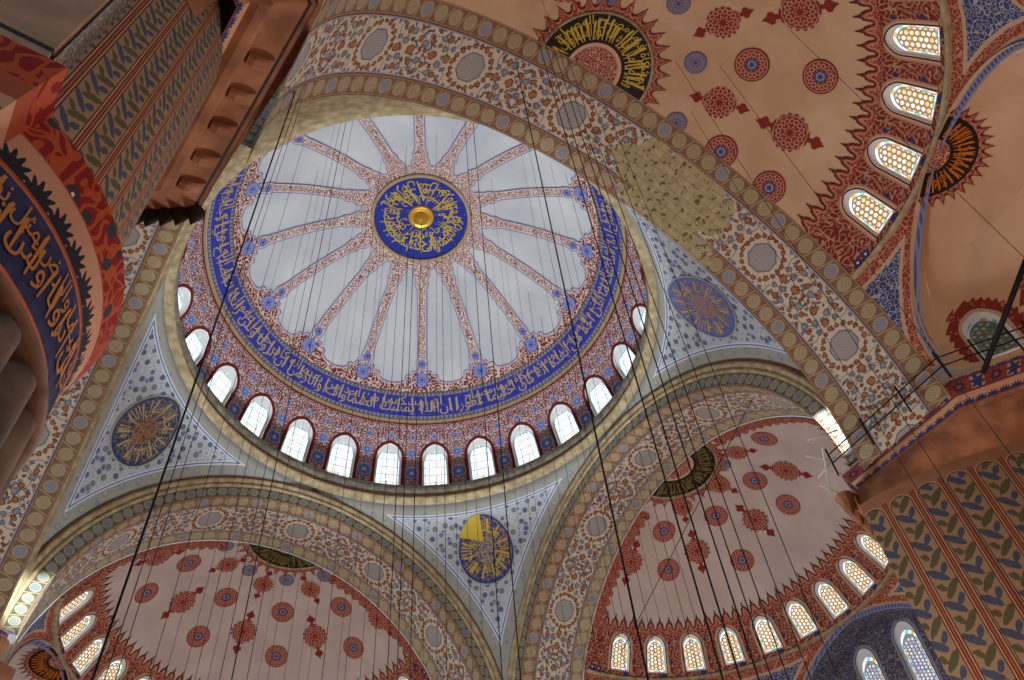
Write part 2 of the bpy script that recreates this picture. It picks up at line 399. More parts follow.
def grid(name, us, vs, fn, mat, parent, uvf=None, ef=None, smooth=True):
    U, Vv = np.meshgrid(us, vs, indexing='ij'); P = np.stack(fn(U, Vv), -1)
    uv = np.stack(uvf(U, Vv), -1) if uvf else np.stack((U, Vv), -1)
    ed = np.stack(np.broadcast_arrays(*ef(U, Vv)), -1) if ef else None
    return obj(name, P.reshape(-1, 3), gridf(len(us), len(vs)), mat, parent, uv.reshape(-1, 2), None if ed is None else ed.reshape(-1, 2), smooth)
def sweep(name, path, prof, mat, parent, closed=False):
    """path: n x (point, out, up); prof: list of (a,b)"""
    V = []; uv = []; s = 0; last = None
    for p, o, w in path:
        p, o, w = map(np.asarray, (p, o, w))
        if last is not None: s += np.linalg.norm(p - last)
        last = p; q = 0; lp = None
        for a, b in prof:
            if lp: q += math.hypot(a - lp[0], b - lp[1])
            lp = (a, b); V.append(p + o * a + w * b); uv.append((s, q))
    return obj(name, V, gridf(len(path), len(prof), closed), mat, parent, uv)
def bar(name, a, b, r, mat, parent=None, n=8, r2=None):
    a, b = np.array(a, float), np.array(b, float); d = (b - a) / np.linalg.norm(b - a)
    x = np.cross(d, (1, 0, 0) if abs(d[0]) < .8 else (0, 1, 0)); x /= np.linalg.norm(x); y = np.cross(d, x)
    V = []; F = []
    for p, rr in ((a, r), (b, r2 or r)):
        for k in range(n): V.append(p + rr * (x * math.cos(2 * PI * k / n) + y * math.sin(2 * PI * k / n)))
    F = [(k, (k + 1) % n, n + (k + 1) % n, n + k) for k in range(n)] + [tuple(range(n))[::-1], tuple(range(n, 2 * n))]
    return obj(name, V, F, mat, parent)
def lathe(name, prof, mat, parent, at=(0, 0), n=64, a0=0, a1=2 * PI, uvr=None):
    an = np.linspace(a0, a1, n + 1); V = []; uv = []; tot = sum(math.dist(p, q) for p, q in zip(prof[:-1], prof[1:])); ed = []
    R = uvr or max(p[0] for p in prof)
    for q in an:
        l = 0; lp = None
        for r, z in prof:
            if lp: l += math.hypot(r - lp[0], z - lp[1])
            lp = (r, z); V.append((at[0] + r * math.cos(q), at[1] + r * math.sin(q), z)); uv.append((q * R, l)); ed.append((9, 9))
    return obj(name, V, gridf(n + 1, len(prof)), mat, parent, uv, ed)
def fan_disc(name, outline, fn, mat, parent, rings=5, inner=None):
    """outline: star-shaped (x,y) loop in local metres, fn maps local -> world; edge.x = distance to the rim"""
    o = np.asarray(outline, float); n = len(o); V2 = []; ed = []
    ks = np.linspace(1, inner or 0.02, rings)
    for k in ks: V2.append(o * k); ed.append(np.full(n, (1 - k)) * np.hypot(*o.T))
    V2 = np.concatenate(V2); ed = np.concatenate(ed)
    F = [(r * n + i, r * n + (i + 1) % n, (r + 1) * n + (i + 1) % n, (r + 1) * n + i) for r in range(rings - 1) for i in range(n)]
    if not inner: F.append(tuple((rings - 1) * n + i for i in range(n)))
    return obj(name, np.stack(fn(V2[:, 0], V2[:, 1]), -1), F, mat, parent, V2, np.c_[ed, ed])
def ngon(name, loop, fn, mat, parent):
    tri = geometry.tessellate_polygon([[Vector((x, y, 0)) for x, y in loop]]); L = np.asarray(loop, float)
    return obj(name, np.stack(fn(L[:, 0], L[:, 1]), -1), tri, mat, parent, L, smooth=True)

# Arabic lettering: joined letter forms, laid out right to left
_F = {}
for cp in range(0xFE70, 0xFEFD):
    d_ = unicodedata.decomposition(chr(cp)).split()
    if len(d_) == 2: _F.setdefault(int(d_[1], 16), {})[d_[0]] = cp
def joined(s):
    out = []; n = len(s); nx = lambda ch: '<initial>' in _F.get(ord(ch), {}); pv = lambda ch: '<final>' in _F.get(ord(ch), {})
    for i, ch in enumerate(s):
        f = _F.get(ord(ch))
        if not f: out.append(ch); continue
        p = i > 0 and nx(s[i - 1]) and pv(ch); q = i < n - 1 and nx(ch) and pv(s[i + 1])
        out.append(chr(f.get('<medial>' if p and q else '<final>' if p else '<initial>' if q else '<isolated>', f.get('<isolated>', ord(ch)))))
    return ''.join(reversed(out))
_TX = {}
def text2d(s):
    if s not in _TX:
        cu = bpy.data.curves.new('lettering', 'FONT'); cu.body = joined(s); cu.resolution_u = 2; cu.offset = .006
        o = bpy.data.objects.new('lettering', cu); C.objects.link(o)
        dg = bpy.context.evaluated_depsgraph_get(); dg.update(); me = bpy.data.meshes.new_from_object(o.evaluated_get(dg))
        V = np.array([v.co[:2] for v in me.vertices]).reshape(-1, 2); F = [tuple(p.vertices) for p in me.polygons]
        bpy.data.objects.remove(o); bpy.data.curves.remove(cu); bpy.data.meshes.remove(me)
        V = V - V.min(0); V = V / V.max(0); _TX[s] = (V, F)
    return _TX[s]
def lettering(name, rows, fn, mat, parent, strokes=()):
    """rows: (text, x0, x1, y0, y1); fn maps local -> world; strokes: tall slanting uprights (x, y0, y1, lean, w)"""
    VV = []; FF = []; n = 0
    for s, x0, x1, y0, y1 in rows:
        V, F = text2d(s); VV.append(np.c_[x0 + V[:, 0] * (x1 - x0), y0 + V[:, 1] * (y1 - y0)]); FF += [tuple(i + n for i in f) for f in F]; n += len(V)
    for x, y0, y1, ln, w in strokes:
        VV.append(np.array([(x, y0), (x + w * .7, y0), (x + w + ln, y1), (x + ln, y1), (x - w * .6 + ln, y1 - (y1 - y0) * .15)])); FF.append(tuple(range(n, n + 5))); n += 5
    V = np.concatenate(VV)
    return obj(name, np.stack(fn(V[:, 0], V[:, 1]), -1), FF, mat, parent, V, smooth=False)

def opening(hw, vb, vs, va, n=9, point=.12):
    L = [(-hw, v) for v in np.linspace(vb, vs, 4)]
    for q in np.linspace(PI, 0, 2 * n + 1)[1:-1]:
        k = math.sin(q); L.append((hw * math.cos(q), vs + (va - vs) * (k * (1 - point) + point * (1 - abs(math.cos(q))))))
    return np.array(L + [(hw, v) for v in np.linspace(vs, vb, 4)])
def bays(name, centres, U, v0, v1, hw, vb, vs, va, fn, su, sv, mat, parent, open_=None, off=0.0, lv=4, uv0=None):
    """wall of bays with arched openings in (u,v) space; fn(u,v,off)->xyz; su,sv metres per unit"""
    op = opening(hw, vb, vs, va); VV = []; FF = []; UV = []; ED = []; n0 = 0; uv0 = v0 if uv0 is None else uv0
    outer = []
    for u, v in op:
        if v <= vs: outer.append((math.copysign(U, u), v))
        else:
            k = min(U / max(abs(u), 1e-6), (v1 - vs) / (v - vs)); outer.append((u * k, vs + (v - vs) * k))
    outer = np.array(outer); i1 = 3; i2 = len(op) - 4
    # snap the nearest outer points to the corners
    for sg in (-1, 1):
        j = np.argmin(np.hypot(outer[:, 0] - sg * U, outer[:, 1] - v1)); outer[j] = (sg * U, v1)
    for ci, uc in enumerate(centres):
        m = len(op); rows = []
        for k in np.linspace(0, 1, lv + 1): rows.append(op * (1 - k) + outer * k)
        P = np.concatenate(rows); e = np.concatenate([np.hypot(*((r - op) * (su, sv)).T) for r in rows])
        VV.append(np.c_[P[:, 0] + uc, P[:, 1]]); UV.append(np.c_[P[:, 0] * su, (P[:, 1] - uv0) * sv]); ED.append(np.c_[e, e])
        FF += [(n0 + r * m + i, n0 + r * m + i + 1, n0 + (r + 1) * m + i + 1, n0 + (r + 1) * m + i) for r in range(lv) for i in range(m - 1)]
        if open_ is not None and not open_[ci]: FF.append(tuple(n0 + i for i in range(m)))
        n0 += len(P)
        if vb > v0:
            us = np.linspace(-U, U, 9); G = np.array([(u, v) for u in us for v in np.linspace(v0, vb, 3)])
            VV.append(np.c_[G[:, 0] + uc, G[:, 1]]); UV.append(np.c_[G[:, 0] * su, (G[:, 1] - uv0) * sv]); ED.append(np.full((len(G), 2), .5))
            FF += [tuple(n0 + i for i in f) for f in gridf(9, 3)]; n0 += len(G)
    V = np.concatenate(VV)
    return obj(name, np.stack(fn(V[:, 0], V[:, 1], off), -1), FF, mat, parent, np.concatenate(UV), np.concatenate(ED))
WN = [0]
def window(uc, hw, vb, vs, va, fn, su, sv, glass, depth, label, group):
    op = opening(hw, vb, vs, va); WN[0] += 1
    base = np.array(fn(np.array([uc]), np.array([vb]), -depth)).ravel()
    w = thing('window_%d' % WN[0], label, 'window', base, group, 'structure')
    loop = np.r_[op, op[:1]]; m = len(loop); V = []; uv = []
    for d in (-.0, -depth):
        V.append(np.stack(fn(loop[:, 0] + uc, loop[:, 1], d), -1)); uv.append(np.c_[loop[:, 0] * su, loop[:, 1] * sv])
    obj('reveal', np.concatenate(V), [(i, i + 1, m + i + 1, m + i) for i in range(m - 1)], 'reveal', w, np.concatenate(uv), smooth=False)
    cen = np.array([0, (vb + vs) / 2]); n = len(op); Vs = []; E = []
    for k in (1.0, .74, .02): Vs.append(cen + (op - cen) * k); E.append(np.full(n, 1 - k))
    P = np.concatenate(Vs); F = [(r * n + i, r * n + (i + 1) % n, (r + 1) * n + (i + 1) % n, (r + 1) * n + i) for r in range(2) for i in range(n)] + [tuple(2 * n + i for i in range(n))]
    E = np.concatenate(E)
    obj('glass', np.stack(fn(P[:, 0] + uc, P[:, 1], -depth * .85), -1), F, glass, w, np.c_[P[:, 0] * su, (P[:, 1] - vb) * sv], np.c_[E, E])
    # frame: thin lime rim in front of the glass
    rim = []
    for k, d in ((1.0, -depth * .6), (.86, -depth * .6), (.84, -depth * .85)): rim.append(np.stack(fn((cen + (op - cen) * k)[:, 0] + uc, (cen + (op - cen) * k)[:, 1], d), -1))
    obj('frame', np.concatenate(rim), [(r * n + i, r * n + (i + 1) % n, (r + 1) * n + (i + 1) % n, (r + 1) * n + i) for r in range(2) for i in range(n)], 'reveal', w)
    return w
ORD = ['first', 'second', 'third', 'fourth', 'fifth', 'sixth', 'seventh', 'eighth', 'ninth', 'tenth', 'eleventh', 'twelfth', 'thirteenth', 'fourteenth', 'fifteenth', 'sixteenth', 'seventeenth', 'eighteenth', 'nineteenth', 'twentieth']
# ------------------------------------------------------------------ dimensions (metres)
A0, TH, RA, ZC, RE = 10.154, 3.289, 9.482, 19.808, 10.5
RD, ZD = 11.75, 29.565                       # main dome: radius and centre height
RS = 9.45                                    # semi-domes
WP = 360 / 28                                # window pitch in degrees
def D(az, tau, off=0.0):
    a, t = np.radians(az), np.radians(tau); r = RD - off
    return r * np.cos(t) * np.cos(a), r * np.cos(t) * np.sin(a), ZD + r * np.sin(t)
def DT(x, y, off=0.0):                       # near the crown: plan coordinates
    return x, y, ZD + np.sqrt((RD - off) ** 2 - x * x - y * y)
def frame(k):
    n = np.array([round(math.cos(k * PI / 2)), round(math.sin(k * PI / 2))], float); return n, np.array([-n[1], n[0]])
DIRS = {0: ('far right', 'C'), 1: ('far left', 'B'), 3: ('near', 'A')}

# ------------------------------------------------------------------ floor
fl = grid('floor', np.linspace(-40, 40, 3), np.linspace(-40, 40, 3), lambda u, v: (u, v, u * 0), 'floor', None)
tag(fl, 'red carpeted floor far below the domes', 'floor', kind='structure')

# ------------------------------------------------------------------ main dome
dome = thing('main_dome', 'great central dome with sixteen painted ribs, blue medallion and blue inscription ring', 'dome', (0, 0, 33.1))
grid('plaster_shell', np.linspace(0, 360, 129), np.linspace(41.5, 90, 40), lambda a, t: D(a, t), 'dome_plaster', dome, lambda a, t: (a * .15, t * .2))
dw_open = []; dcent = [5.6 + WP * k for k in range(28)]
for a in dcent: dw_open.append(((a + 180) % 360) - 180 > -24 and ((a + 180) % 360) - 180 < 166)
SU, SV = 10.75 * rad(1), RD * rad(1)
bays('drum_wall', dcent, WP / 2, 9.5, 34.7, 3.55, 11.0, 24.4, 28.1, D, SU, SV, 'drum', dome, dw_open, uv0=16.6)
# inscription ring
ins = grid('inscription_ring', np.linspace(0, 360, 181), np.linspace(34.6, 42.1, 6), lambda a, t: D(a, t, .05), 'inscription', dome, lambda a, t: (a * rad(1) * 9.2, (t - 34.65) * SV))
verse = ['ان الله يمسك السماوات والارض ان تزولا ولئن زالتا', 'ان امسكهما من احد من بعده انه كان حليما غفورا', 'الله نور السماوات والارض مثل نوره كمشكاة فيها مصباح', 'المصباح في زجاجة الزجاجة كانها كوكب دري يوقد']
rows = []; stk = []
for k, s in enumerate(verse): rows.append((s, k * 90 + 1, k * 90 + 89, .26, 1.0))
for k, s in enumerate(verse[1:] + verse[:1]): rows.append((s, k * 90 + 4, k * 90 + 86, .66, 1.28))
for k in range(110): stk.append((k * 360 / 110 + rng.uniform(-1, 1), .32 + rng.uniform(0, .2), 1.05 + rng.uniform(0, .22), rng.uniform(-.5, .5), .42))
lettering('lettering', rows, lambda x, y: D(140 - x, 34.65 + y / SV, .08), 'gold_paint', ins, stk)
# scalloped border with rosettes
RZ = 15.77
def lobe(a):                                  # upper edge of the border in degrees
    x = np.abs(((a - RZ + 11.25) % 22.5) - 11.25)
    y = np.where(x < 2.0, 48.9, np.where(x < 4.1, 48.0 - .35 * np.abs(x - 3.0), np.where(x < 6.3, 46.9 - .25 * np.abs(x - 5.2), np.where(x < 7.4, 45.2, 44.35 + .12 * (11.25 - x)))))
    return y
aa = np.sort(np.r_[np.linspace(0, 360, 721), (RZ + np.arange(16) * 22.5)[:, None].repeat(2, 1).ravel()])
lv = np.linspace(0, 1, 6)
def sc(a, k):
    t = 41.9 + (lobe(a) - 41.9) * k; return D(a, t, .04)
def sce(a, k):                                 # distance to the scalloped edge
    d = np.full(a.shape, 9.0); t = 41.9 + (lobe(a) - 41.9) * k
    for da in np.linspace(-3, 3, 25): d = np.minimum(d, np.hypot(da * 8.2 * rad(1), np.maximum(lobe(a + da) - t, 0) * SV))
    return d, d
grid('scalloped_border', aa, np.linspace(0, 1, 9), sc, 'scallop', dome, lambda a, k: (a * rad(1) * 8.2, (41.9 + (lobe(a) - 41.9) * k) * SV), sce)
# ribs, bulbs and collar
def hwid(t): return np.interp(t, [46.5, 48.6, 49.3, 50.2, 51.2, 69.5, 70.2, 71.2, 72.0, 72.4, 73.4, 74.4, 75.0, 76], [.30, .30, .34, .34, .27, .27, .33, .40, .34, .36, .46, .46, .62, .62])
ts = np.unique(np.r_[np.linspace(47, 76, 59), 48.6, 49.3, 50.2, 51.2, 69.5, 70.2, 71.2, 72.0, 72.4, 73.4, 74.4, 75.0])
for k in range(16):
    az = RZ + 22.5 * k
    def f(s, t, az=az):
        r = (RD) * np.cos(np.radians(t)); return D(az + np.degrees(s * hwid(t) / r), t, .055)
    grid('rib', np.linspace(-1, 1, 7), ts, f, 'rib', dome, lambda s, t, k=k: (s * hwid(t) + k * 3.3, t * SV), lambda s, t: (hwid(t) * (1 - np.abs(s)), s * 0))
    ce = np.array(D(az, 45.4, .07)).ravel()
    cx = lambda x, y, az=az: D(az + np.degrees(x / 8.25), 45.4 + y / SV, .075)
    o = [((.40 + .04 * math.cos(8 * q)) * math.cos(q), (.40 + .04 * math.cos(8 * q)) * math.sin(q)) for q in np.linspace(0, 2 * PI, 48, endpoint=False)]
    fan_disc('rosette', o, cx, 'domeros', dome, 3)
    o = [(.2 * math.cos(q) * (1 - .25 * math.sin(q)), .26 * math.sin(q)) for q in np.linspace(0, 2 * PI, 16, endpoint=False)]
    fan_disc('blue_bud', o, lambda x, y, az=az: D(az + np.degrees(x / 7.8), 49.6 + y / SV, .08), 'domeros', dome, 3)
grid('rib_collar', np.linspace(0, 360, 129), np.linspace(75, 78.4, 4), lambda a, t: D(a, t, .05), 'rib', dome, lambda a, t: (a * rad(1) * 2.8, t * SV), lambda a, t: ((t - 74) * SV, t * 0))
# crown medallion
med = fan_disc('medallion', [(2.42 * math.cos(q), 2.42 * math.sin(q)) for q in np.linspace(0, 2 * PI, 96, endpoint=False)], lambda x, y: DT(x, y, .1), 'medallion_blue', dome, 7)
sweep('medallion_rim', [((2.45 * math.cos(q), 2.45 * math.sin(q), ZD + 11.3), (math.cos(q), math.sin(q), 0), (0, 0, -1)) for q in np.linspace(0, 2 * PI, 97)], [(-.07, 0), (-.06, .05), (0, .09), (.07, .06), (.1, 0)], 'gold_paint', med)
rows = [('الله نور السماوات', 0, 120, .1, .95), ('والارض مثل نوره', 122, 238, .1, .95), ('كمشكاة فيها مصباح', 240, 358, .1, .95), ('المصباح في زجاجة', 10, 190, .72, 1.6), ('كانها كوكب دري', 190, 368, .72, 1.6), ('يوقد من شجرة', 60, 240, .4, 1.2), ('مباركة زيتونة', 250, 420, .4, 1.2)]
stk = [(k * 360 / 16 + rng.uniform(-5, 5), .2, 1.1 + rng.uniform(0, .5), rng.uniform(-14, 14), 2.2) for k in range(16)]
def md(x, y): q = np.radians(60 - x); r = 2.30 - y; return DT(r * np.cos(q), r * np.sin(q), .13)
lettering('lettering', rows, md, 'gold_bright', med, stk)
zb = ZD + RD - .12
lathe('boss', [(.66, zb + .02), (.66, zb - .1), (.56, zb - .16), (.5, zb - .1), (.36, zb - .12), (.34, zb - .22), (.24, zb - .42), (.1, zb - .52), (.0, zb - .54)], 'gold', med, n=40)
# cornice ring at the foot of the drum
lathe('cornice_ledge', [(11.62, 31.72), (9.9, 31.72), (9.84, 31.64), (9.88, 31.54), (9.8, 31.46), (9.92, 31.2), (9.94, 31.1)], 'grey_cornice', dome, n=128)
lathe('red_fillet', [(9.95, 31.11), (9.87, 31.08), (9.87, 30.99), (9.95, 30.96)], 'cream_red', dome, n=128)
lathe('cream_moulding', [(9.95, 30.97), (9.82, 30.92), (9.78, 30.82), (9.84, 30.72), (10.15, 30.64)], 'cream', dome, n=128)
vis = [a for a, o in zip(dcent, dw_open) if o]
vis.sort(key=lambda a: pix(np.array(D(np.array([a]), np.array([24.0]))).T)[0, 0])
for i, a in enumerate(vis):
    window(a, 3.55, 11.0, 24.4, 28.1, D, SU, SV, 'glass_drum', .22, '%s arched pale stained-glass window from the left around the main dome drum' % ORD[i], 'main dome drum windows')

# ------------------------------------------------------------------ great arches
def arch_path(r, n=72, low=18.7):
    P = [(r, low), (r, (low + ZC) / 2)] + [(r * math.cos(q), ZC + r * math.sin(q)) for q in np.linspace(0, PI, n)] + [(-r, (low + ZC) / 2), (-r, low)]
    P = np.array(P); s = np.r_[0, np.cumsum(np.hypot(*np.diff(P, axis=0).T))]; return P, s - s[-1] / 2
ARCH = {0: 'great arch at the far right, framing the far right semi-dome', 1: 'great arch at the far left, framing the far left semi-dome',
        2: 'great arch seen edge-on at the left behind the near pier', 3: 'great arch passing overhead with broad floral soffit and bare stone patch'}
tA, cA_ = m_floral('floral_soffit_worn', -.5); uA, vA = tA.uv()
M['floral_worn'] = tA.out(stone_patch(tA, cA_, uA, vA, -3.9, .75, 2.5, 1.25))
tB, cB_ = m_guilloche('worn_ring_chain_border', '#826450', '#AC9E7C', '#B0966E', raw=True); uB, vB = tB.uv()
M['guilloche_worn'] = tB.out(stone_patch(tB, cB_, uB, vB + .0, -4.6, .5, 2.1, 1.0))
for k in range(4):
    n, s = frame(k)
    a = thing('great_arch', ARCH[k], 'arch', (*(n * (A0 + TH / 2)), 18.7), 'great arches under the main dome')
    P, S_ = arch_path(RA)
    def soffit(name, d0, d1, mat, w):
        V = []; uv = []; ed = []
        for (x, z), q in zip(P, S_):
            for j in range(4):
                d = d0 + (d1 - d0) * j / 3; V.append((*(n * (A0 + d) + s * x), z)); uv.append((q, (d - d0))); ed.append((q, w))
        obj(name, V, gridf(len(P), 4), mat, a, uv, ed)
    soffit('inner_border', 0, .724, 'guilloche_worn' if k == 3 else 'guilloche', .724)
    soffit('floral_soffit', .724, .724 + 1.841, 'floral_worn' if k == 3 else 'floral', 1.84)
    soffit('outer_border', 2.565, TH, 'guilloche' if k > 1 else 'guilloche_pale', .724)
    Q, S2 = arch_path(1.0); V = []; uv = []; ed = []
    q0 = [(math.cos(t), math.sin(t)) for t in np.linspace(0, PI, 73)]
    for i, (cx, cz) in enumerate(q0):
        for j in range(3):
            r = RA + (10.04 - RA) * j / 2; V.append((*(n * A0 + s * r * cx), ZC + r * cz)); uv.append((i / 72 * PI * 9.8, r - RA)); ed.append((0, .56))
    obj('face_band', V, gridf(73, 3), 'guilloche_dark', a, uv, ed)
    path = [((*(n * A0 + s * 10.02 * cx), ZC + 10.02 * cz), (*(s * cx), cz), (*(-n), 0)) for cx, cz in q0]
    sweep('cream_moulding', path, [(0, -.02), (.02, .08), (.1, .12), (.14, .06), (.2, .07), (.26, .16), (.36, .19), (.42, .12)], 'cream', a)
    path = [((*(n * A0 + s * 10.44 * cx), ZC + 10.44 * cz), (*(s * cx), cz), (*(-n), 0)) for cx, cz in q0]
    sweep('red_fillet', path, [(0, .12), (.03, .14), (.07, .1), (.1, -.1)], 'cream_red', a)

# ------------------------------------------------------------------ pendentives
RP2 = A0 ** 2 + RE ** 2
def pend(q, z, s, off=0.0):
    """q quadrant centre in degrees; s in -1..1 across"""
    h = np.clip(z - ZC, 0, None); r = np.sqrt(RP2 - np.minimum(h, RE) ** 2) - off; y0 = np.sqrt(np.maximum(RE ** 2 - h ** 2, 0))
    f = np.radians(q) + s * (PI / 4 - np.arctan2(y0, A0))
    return r * np.cos(f), r * np.sin(f), z
def pend_edge(x, y, z):
    d = np.minimum(np.hypot(y, np.maximum(z - ZC, 0)), np.hypot(x, np.maximum(z - ZC, 0))) - RE; return d, 30.75 - z
def pend_at(q, e, z, off):                     # e: metres along the wall from the diagonal
    h = np.clip(z - ZC, 0, None); y0 = np.sqrt(np.maximum(RE ** 2 - h ** 2, 0)); p0 = PI / 4 - np.arctan2(y0, A0)
    return pend(q, z, np.clip(e / (11.35 * p0), -1, 1), off)
PEN = {45: ('pendentive at the centre bottom between the two far arches', 'roundel_a', 'blue and gold calligraphy roundel with a worn yellow wedge'),
       135: ('left pendentive beside the edge-on arch with a dim orange-centred roundel', 'roundel_b', ''), 315: ('right pendentive in bluish light with a bright blue roundel', 'roundel_c', ''),
       225: ('near pendentive of stained bare plaster behind the near cornice', None, '')}
zz = np.r_[np.linspace(18.9, 29, 40), np.linspace(29.15, 30.3, 14), 30.7]; ss = np.linspace(-1, 1, 41)
for q, (lab, ro, rl) in PEN.items():
    b = pend(q, np.array([18.9]), np.array([0.0])); p = thing('pendentive', lab, 'pendentive', (b[0][0], b[1][0], 18.9), 'pendentives')
    X = pend(q, *np.meshgrid(zz, ss, indexing='ij')); d, tp = pend_edge(*X)
    f_ = lambda z, s, q=q: pend(q, z, s)
    grid('painted_surface', zz, ss, f_, 'pendentive' if ro else 'cream', p, lambda z, s: (s * (RE - np.minimum(z - ZC, 9)) * .8, z), lambda z, s, q=q: pend_edge(*pend(q, z, s)))
    if not ro: continue
    fn = lambda x, y, q=q: pend_at(q, x, 28.62 + y, .06)
    r_ = fan_disc('roundel', [(1.36 * math.cos(t), 1.36 * math.sin(t)) for t in np.linspace(0, 2 * PI, 64, endpoint=False)], fn, ro, p, 7)
    def ct(x, y, q=q):
        a = np.radians(200 - x); r = .46 + y; return pend_at(q, -r * np.cos(a), 28.62 + r * np.sin(a), .09)
    lettering('lettering', [('محمد رسول الله', 0, 170, .05, .7), ('الله نور السماوات', 180, 350, .05, .7)], ct, 'gold_bright' if q == 45 else 'gold_paint', r_, [(k * 30 + 4, .0, .68, 4, 3) for k in range(12)])
    if q == 45:
        tt = np.linspace(PI / 2, PI / 2 + 1.1, 10); lp = [(-.02, .3)] + [(1.3 * math.cos(t), 1.3 * math.sin(t)) for t in tt]
        ngon('yellow_wedge', lp, lambda x, y, q=q: pend_at(q, -x, 28.62 + y, .1), 'gold_bright', r_)

# ------------------------------------------------------------------ semi-domes and exedrae
def m_spandrel():
    t = T('spandrel_painting'); u, v = t.uv(); e, _ = t.uv('edge')
    p = t.vec(u, v); d, k = t.vor(p, 5.5, 'F1', .8); e1, _ = t.vor(p, 5.5, 'DISTANCE_TO_EDGE', .8)
    hit = t.hi(e1 < .05, t.band(d, .2, .28)); top = 4.22 - v
    red = t.mix(hit, c('#8E382A'), c('#C08A6A')); blue = t.mix(hit, c('#3C4470'), c('#A5A2A4'))
    q = t.lo(e - .62, top - .5)
    col = t.mix(q > 0, red, blue); col = t.mix(t.band(q, -.06, .06), col, c('#C2A080'))
    col = t.mix(e < .24, col, c('#7F83A0')); col = t.mix(t.band(e, .06, .18) * (t.ab(t.cell(u + v, .24)) < .06), col, c('#4A5078'))
    col = t.mix(t.band(e, .24, .31), col, c('#B9946E')); col = t.mix(top < .1, col, c('#B9946E'))
    return t.out(col)
M['spandrel'] = m_spandrel()
def m_exwall():
    t = T('exedra_wall'); u, v = t.uv(); e, _ = t.uv('edge'); d, k = t.vor(t.vec(u, v), 6.0, 'F1', .8); n = t.noise(t.obj(), .8, 4.0)
    z = t.m('SINE', (u + v) * 22.0) * .05
    col = t.mix(n, c('#C8A280'), c('#D8B694')); r = t.mix(t.band(d, .18, .3), c('#8A3428'), c('#BE8A6A'))
    col = t.mix(e + z < .42, col, r); col = t.mix(e < .1, col, c('#C9A98A'))
    return t.out(col)
M['exwall'] = m_exwall()
M['apse'] = m_arabesque('blue_grey_apse_wall', '#4A4450', '#8C8890', 4.0, '#3C4A8A', .3, ('#9A98A4', '#5A5866'))
def apse(G, cx, cy):
    ap = thing('apse', 'arched recess with tall blue stained-glass windows beside the right pier', 'apse', (cx + 8.4, cy, ZC), 'exedrae of the semi-domes')
    op = opening(27.0, 0, 3.0, 24.4); P0 = np.stack(G(op[:, 0], op[:, 1]), -1); P1 = P0.copy(); P1[:, 0] = cx + 8.42 + 1.55; V = np.concatenate([P0, P1]); m = len(op)
    obj('recess_vault', V, [(i, i + 1, m + i + 1, m + i) for i in range(m - 1)], 'apse', ap, np.r_[np.c_[op[:, 0] * .16, op[:, 0] * 0], np.c_[op[:, 0] * .16, op[:, 0] * 0 + 1.5]], np.full((2 * m, 2), .8))
    Fm = lambda u, v, off=0.0: (cx + 8.42 + 1.5 - off + u * 0, cy + u, v)
    cs = [-3.8, -1.5, .8, 3.1]; tops = 23.25
    bays('window_wall', cs, 1.15, 18.6, 24.6, .52, 19.2, 22.55, tops, Fm, 1, 1, 'apse', ap)
    for i, u in enumerate(cs[::-1]):
        window(u, .52, 19.2, 22.55, tops, Fm, 1, 1, 'glass_blue' if u > -3 else 'glass_green', .2, '%s tall stained-glass window from the left in the arched blue recess' % ORD[i], 'apse windows')
SEMI = {0: dict(lab='far right semi-dome, pinkish plaster with red rosettes, behind the hanging wires', off=-.25, qo=.25, mat='black', txt='gold_dark',
    stars=[(79.9, 58, 1), (92, 73, .8), (42, 76, .8), (-13, 75.5, .8), (-61.8, 71.4, .8), (-44.6, 59.4, 1), (-1.2, 61, 1), (40.2, 60.9, 1)],
    discs=[(61.5, 68.5), (57.8, 56.5), (17, 69), (-30, 67.2), (-72.7, 61.6), (-21.4, 56.6), (20, 53.5)], blue=[(74.4, 79.7), (9.6, 79.7), (-46.5, 76.2), (-86, 69.5)]),
  1: dict(lab='far left semi-dome, pinkish plaster with red rosettes, at the lower left', off=0.0, qo=.95, mat='black', txt='gold_dark',
    stars=[(40.5, 58, 1), (81.6, 55.4, 1), (52.3, 73.9, .8), (0, 75.7, .8), (-54.3, 73.7, .8), (-97, 69.8, .8), (-2.4, 59, 1), (-44, 58.2, 1), (-85.3, 54.8, 1)],
    discs=[(68, 63.9), (59.2, 51.5), (21.5, 66.8), (18.4, 53), (-24.5, 67), (-22.5, 52.8), (-69.2, 64.3), (-62.4, 51.4)], blue=[(82.2, 73.6), (29, 77.9), (-29, 78.5), (-80, 75.4)]),
  3: dict(lab='near semi-dome overhead at the upper right, lamplit-tinted cream plaster with red rosettes', off=-.8, qo=0.0, mat='black', txt='gold_bright',
    stars=[(24.1, 65.9, .85), (66.1, 67.8, .85), (68.8, 52.7, 1), (29.3, 51.9, 1), (-18, 66, .85), (-12, 52, 1), (-60, 67, .85), (-52, 52, 1)],
    discs=[(46.3, 62.5), (87.4, 63), (49.6, 49.5), (87.4, 50.7), (5, 62.5), (9, 50), (-36, 62.5), (-32, 50)], blue=[(1.9, 70.1), (42, 73.2), (88.4, 74), (-40, 73)])}
sxu, sxv = RS * math.cos(rad(32)) * rad(1), RS * rad(1)
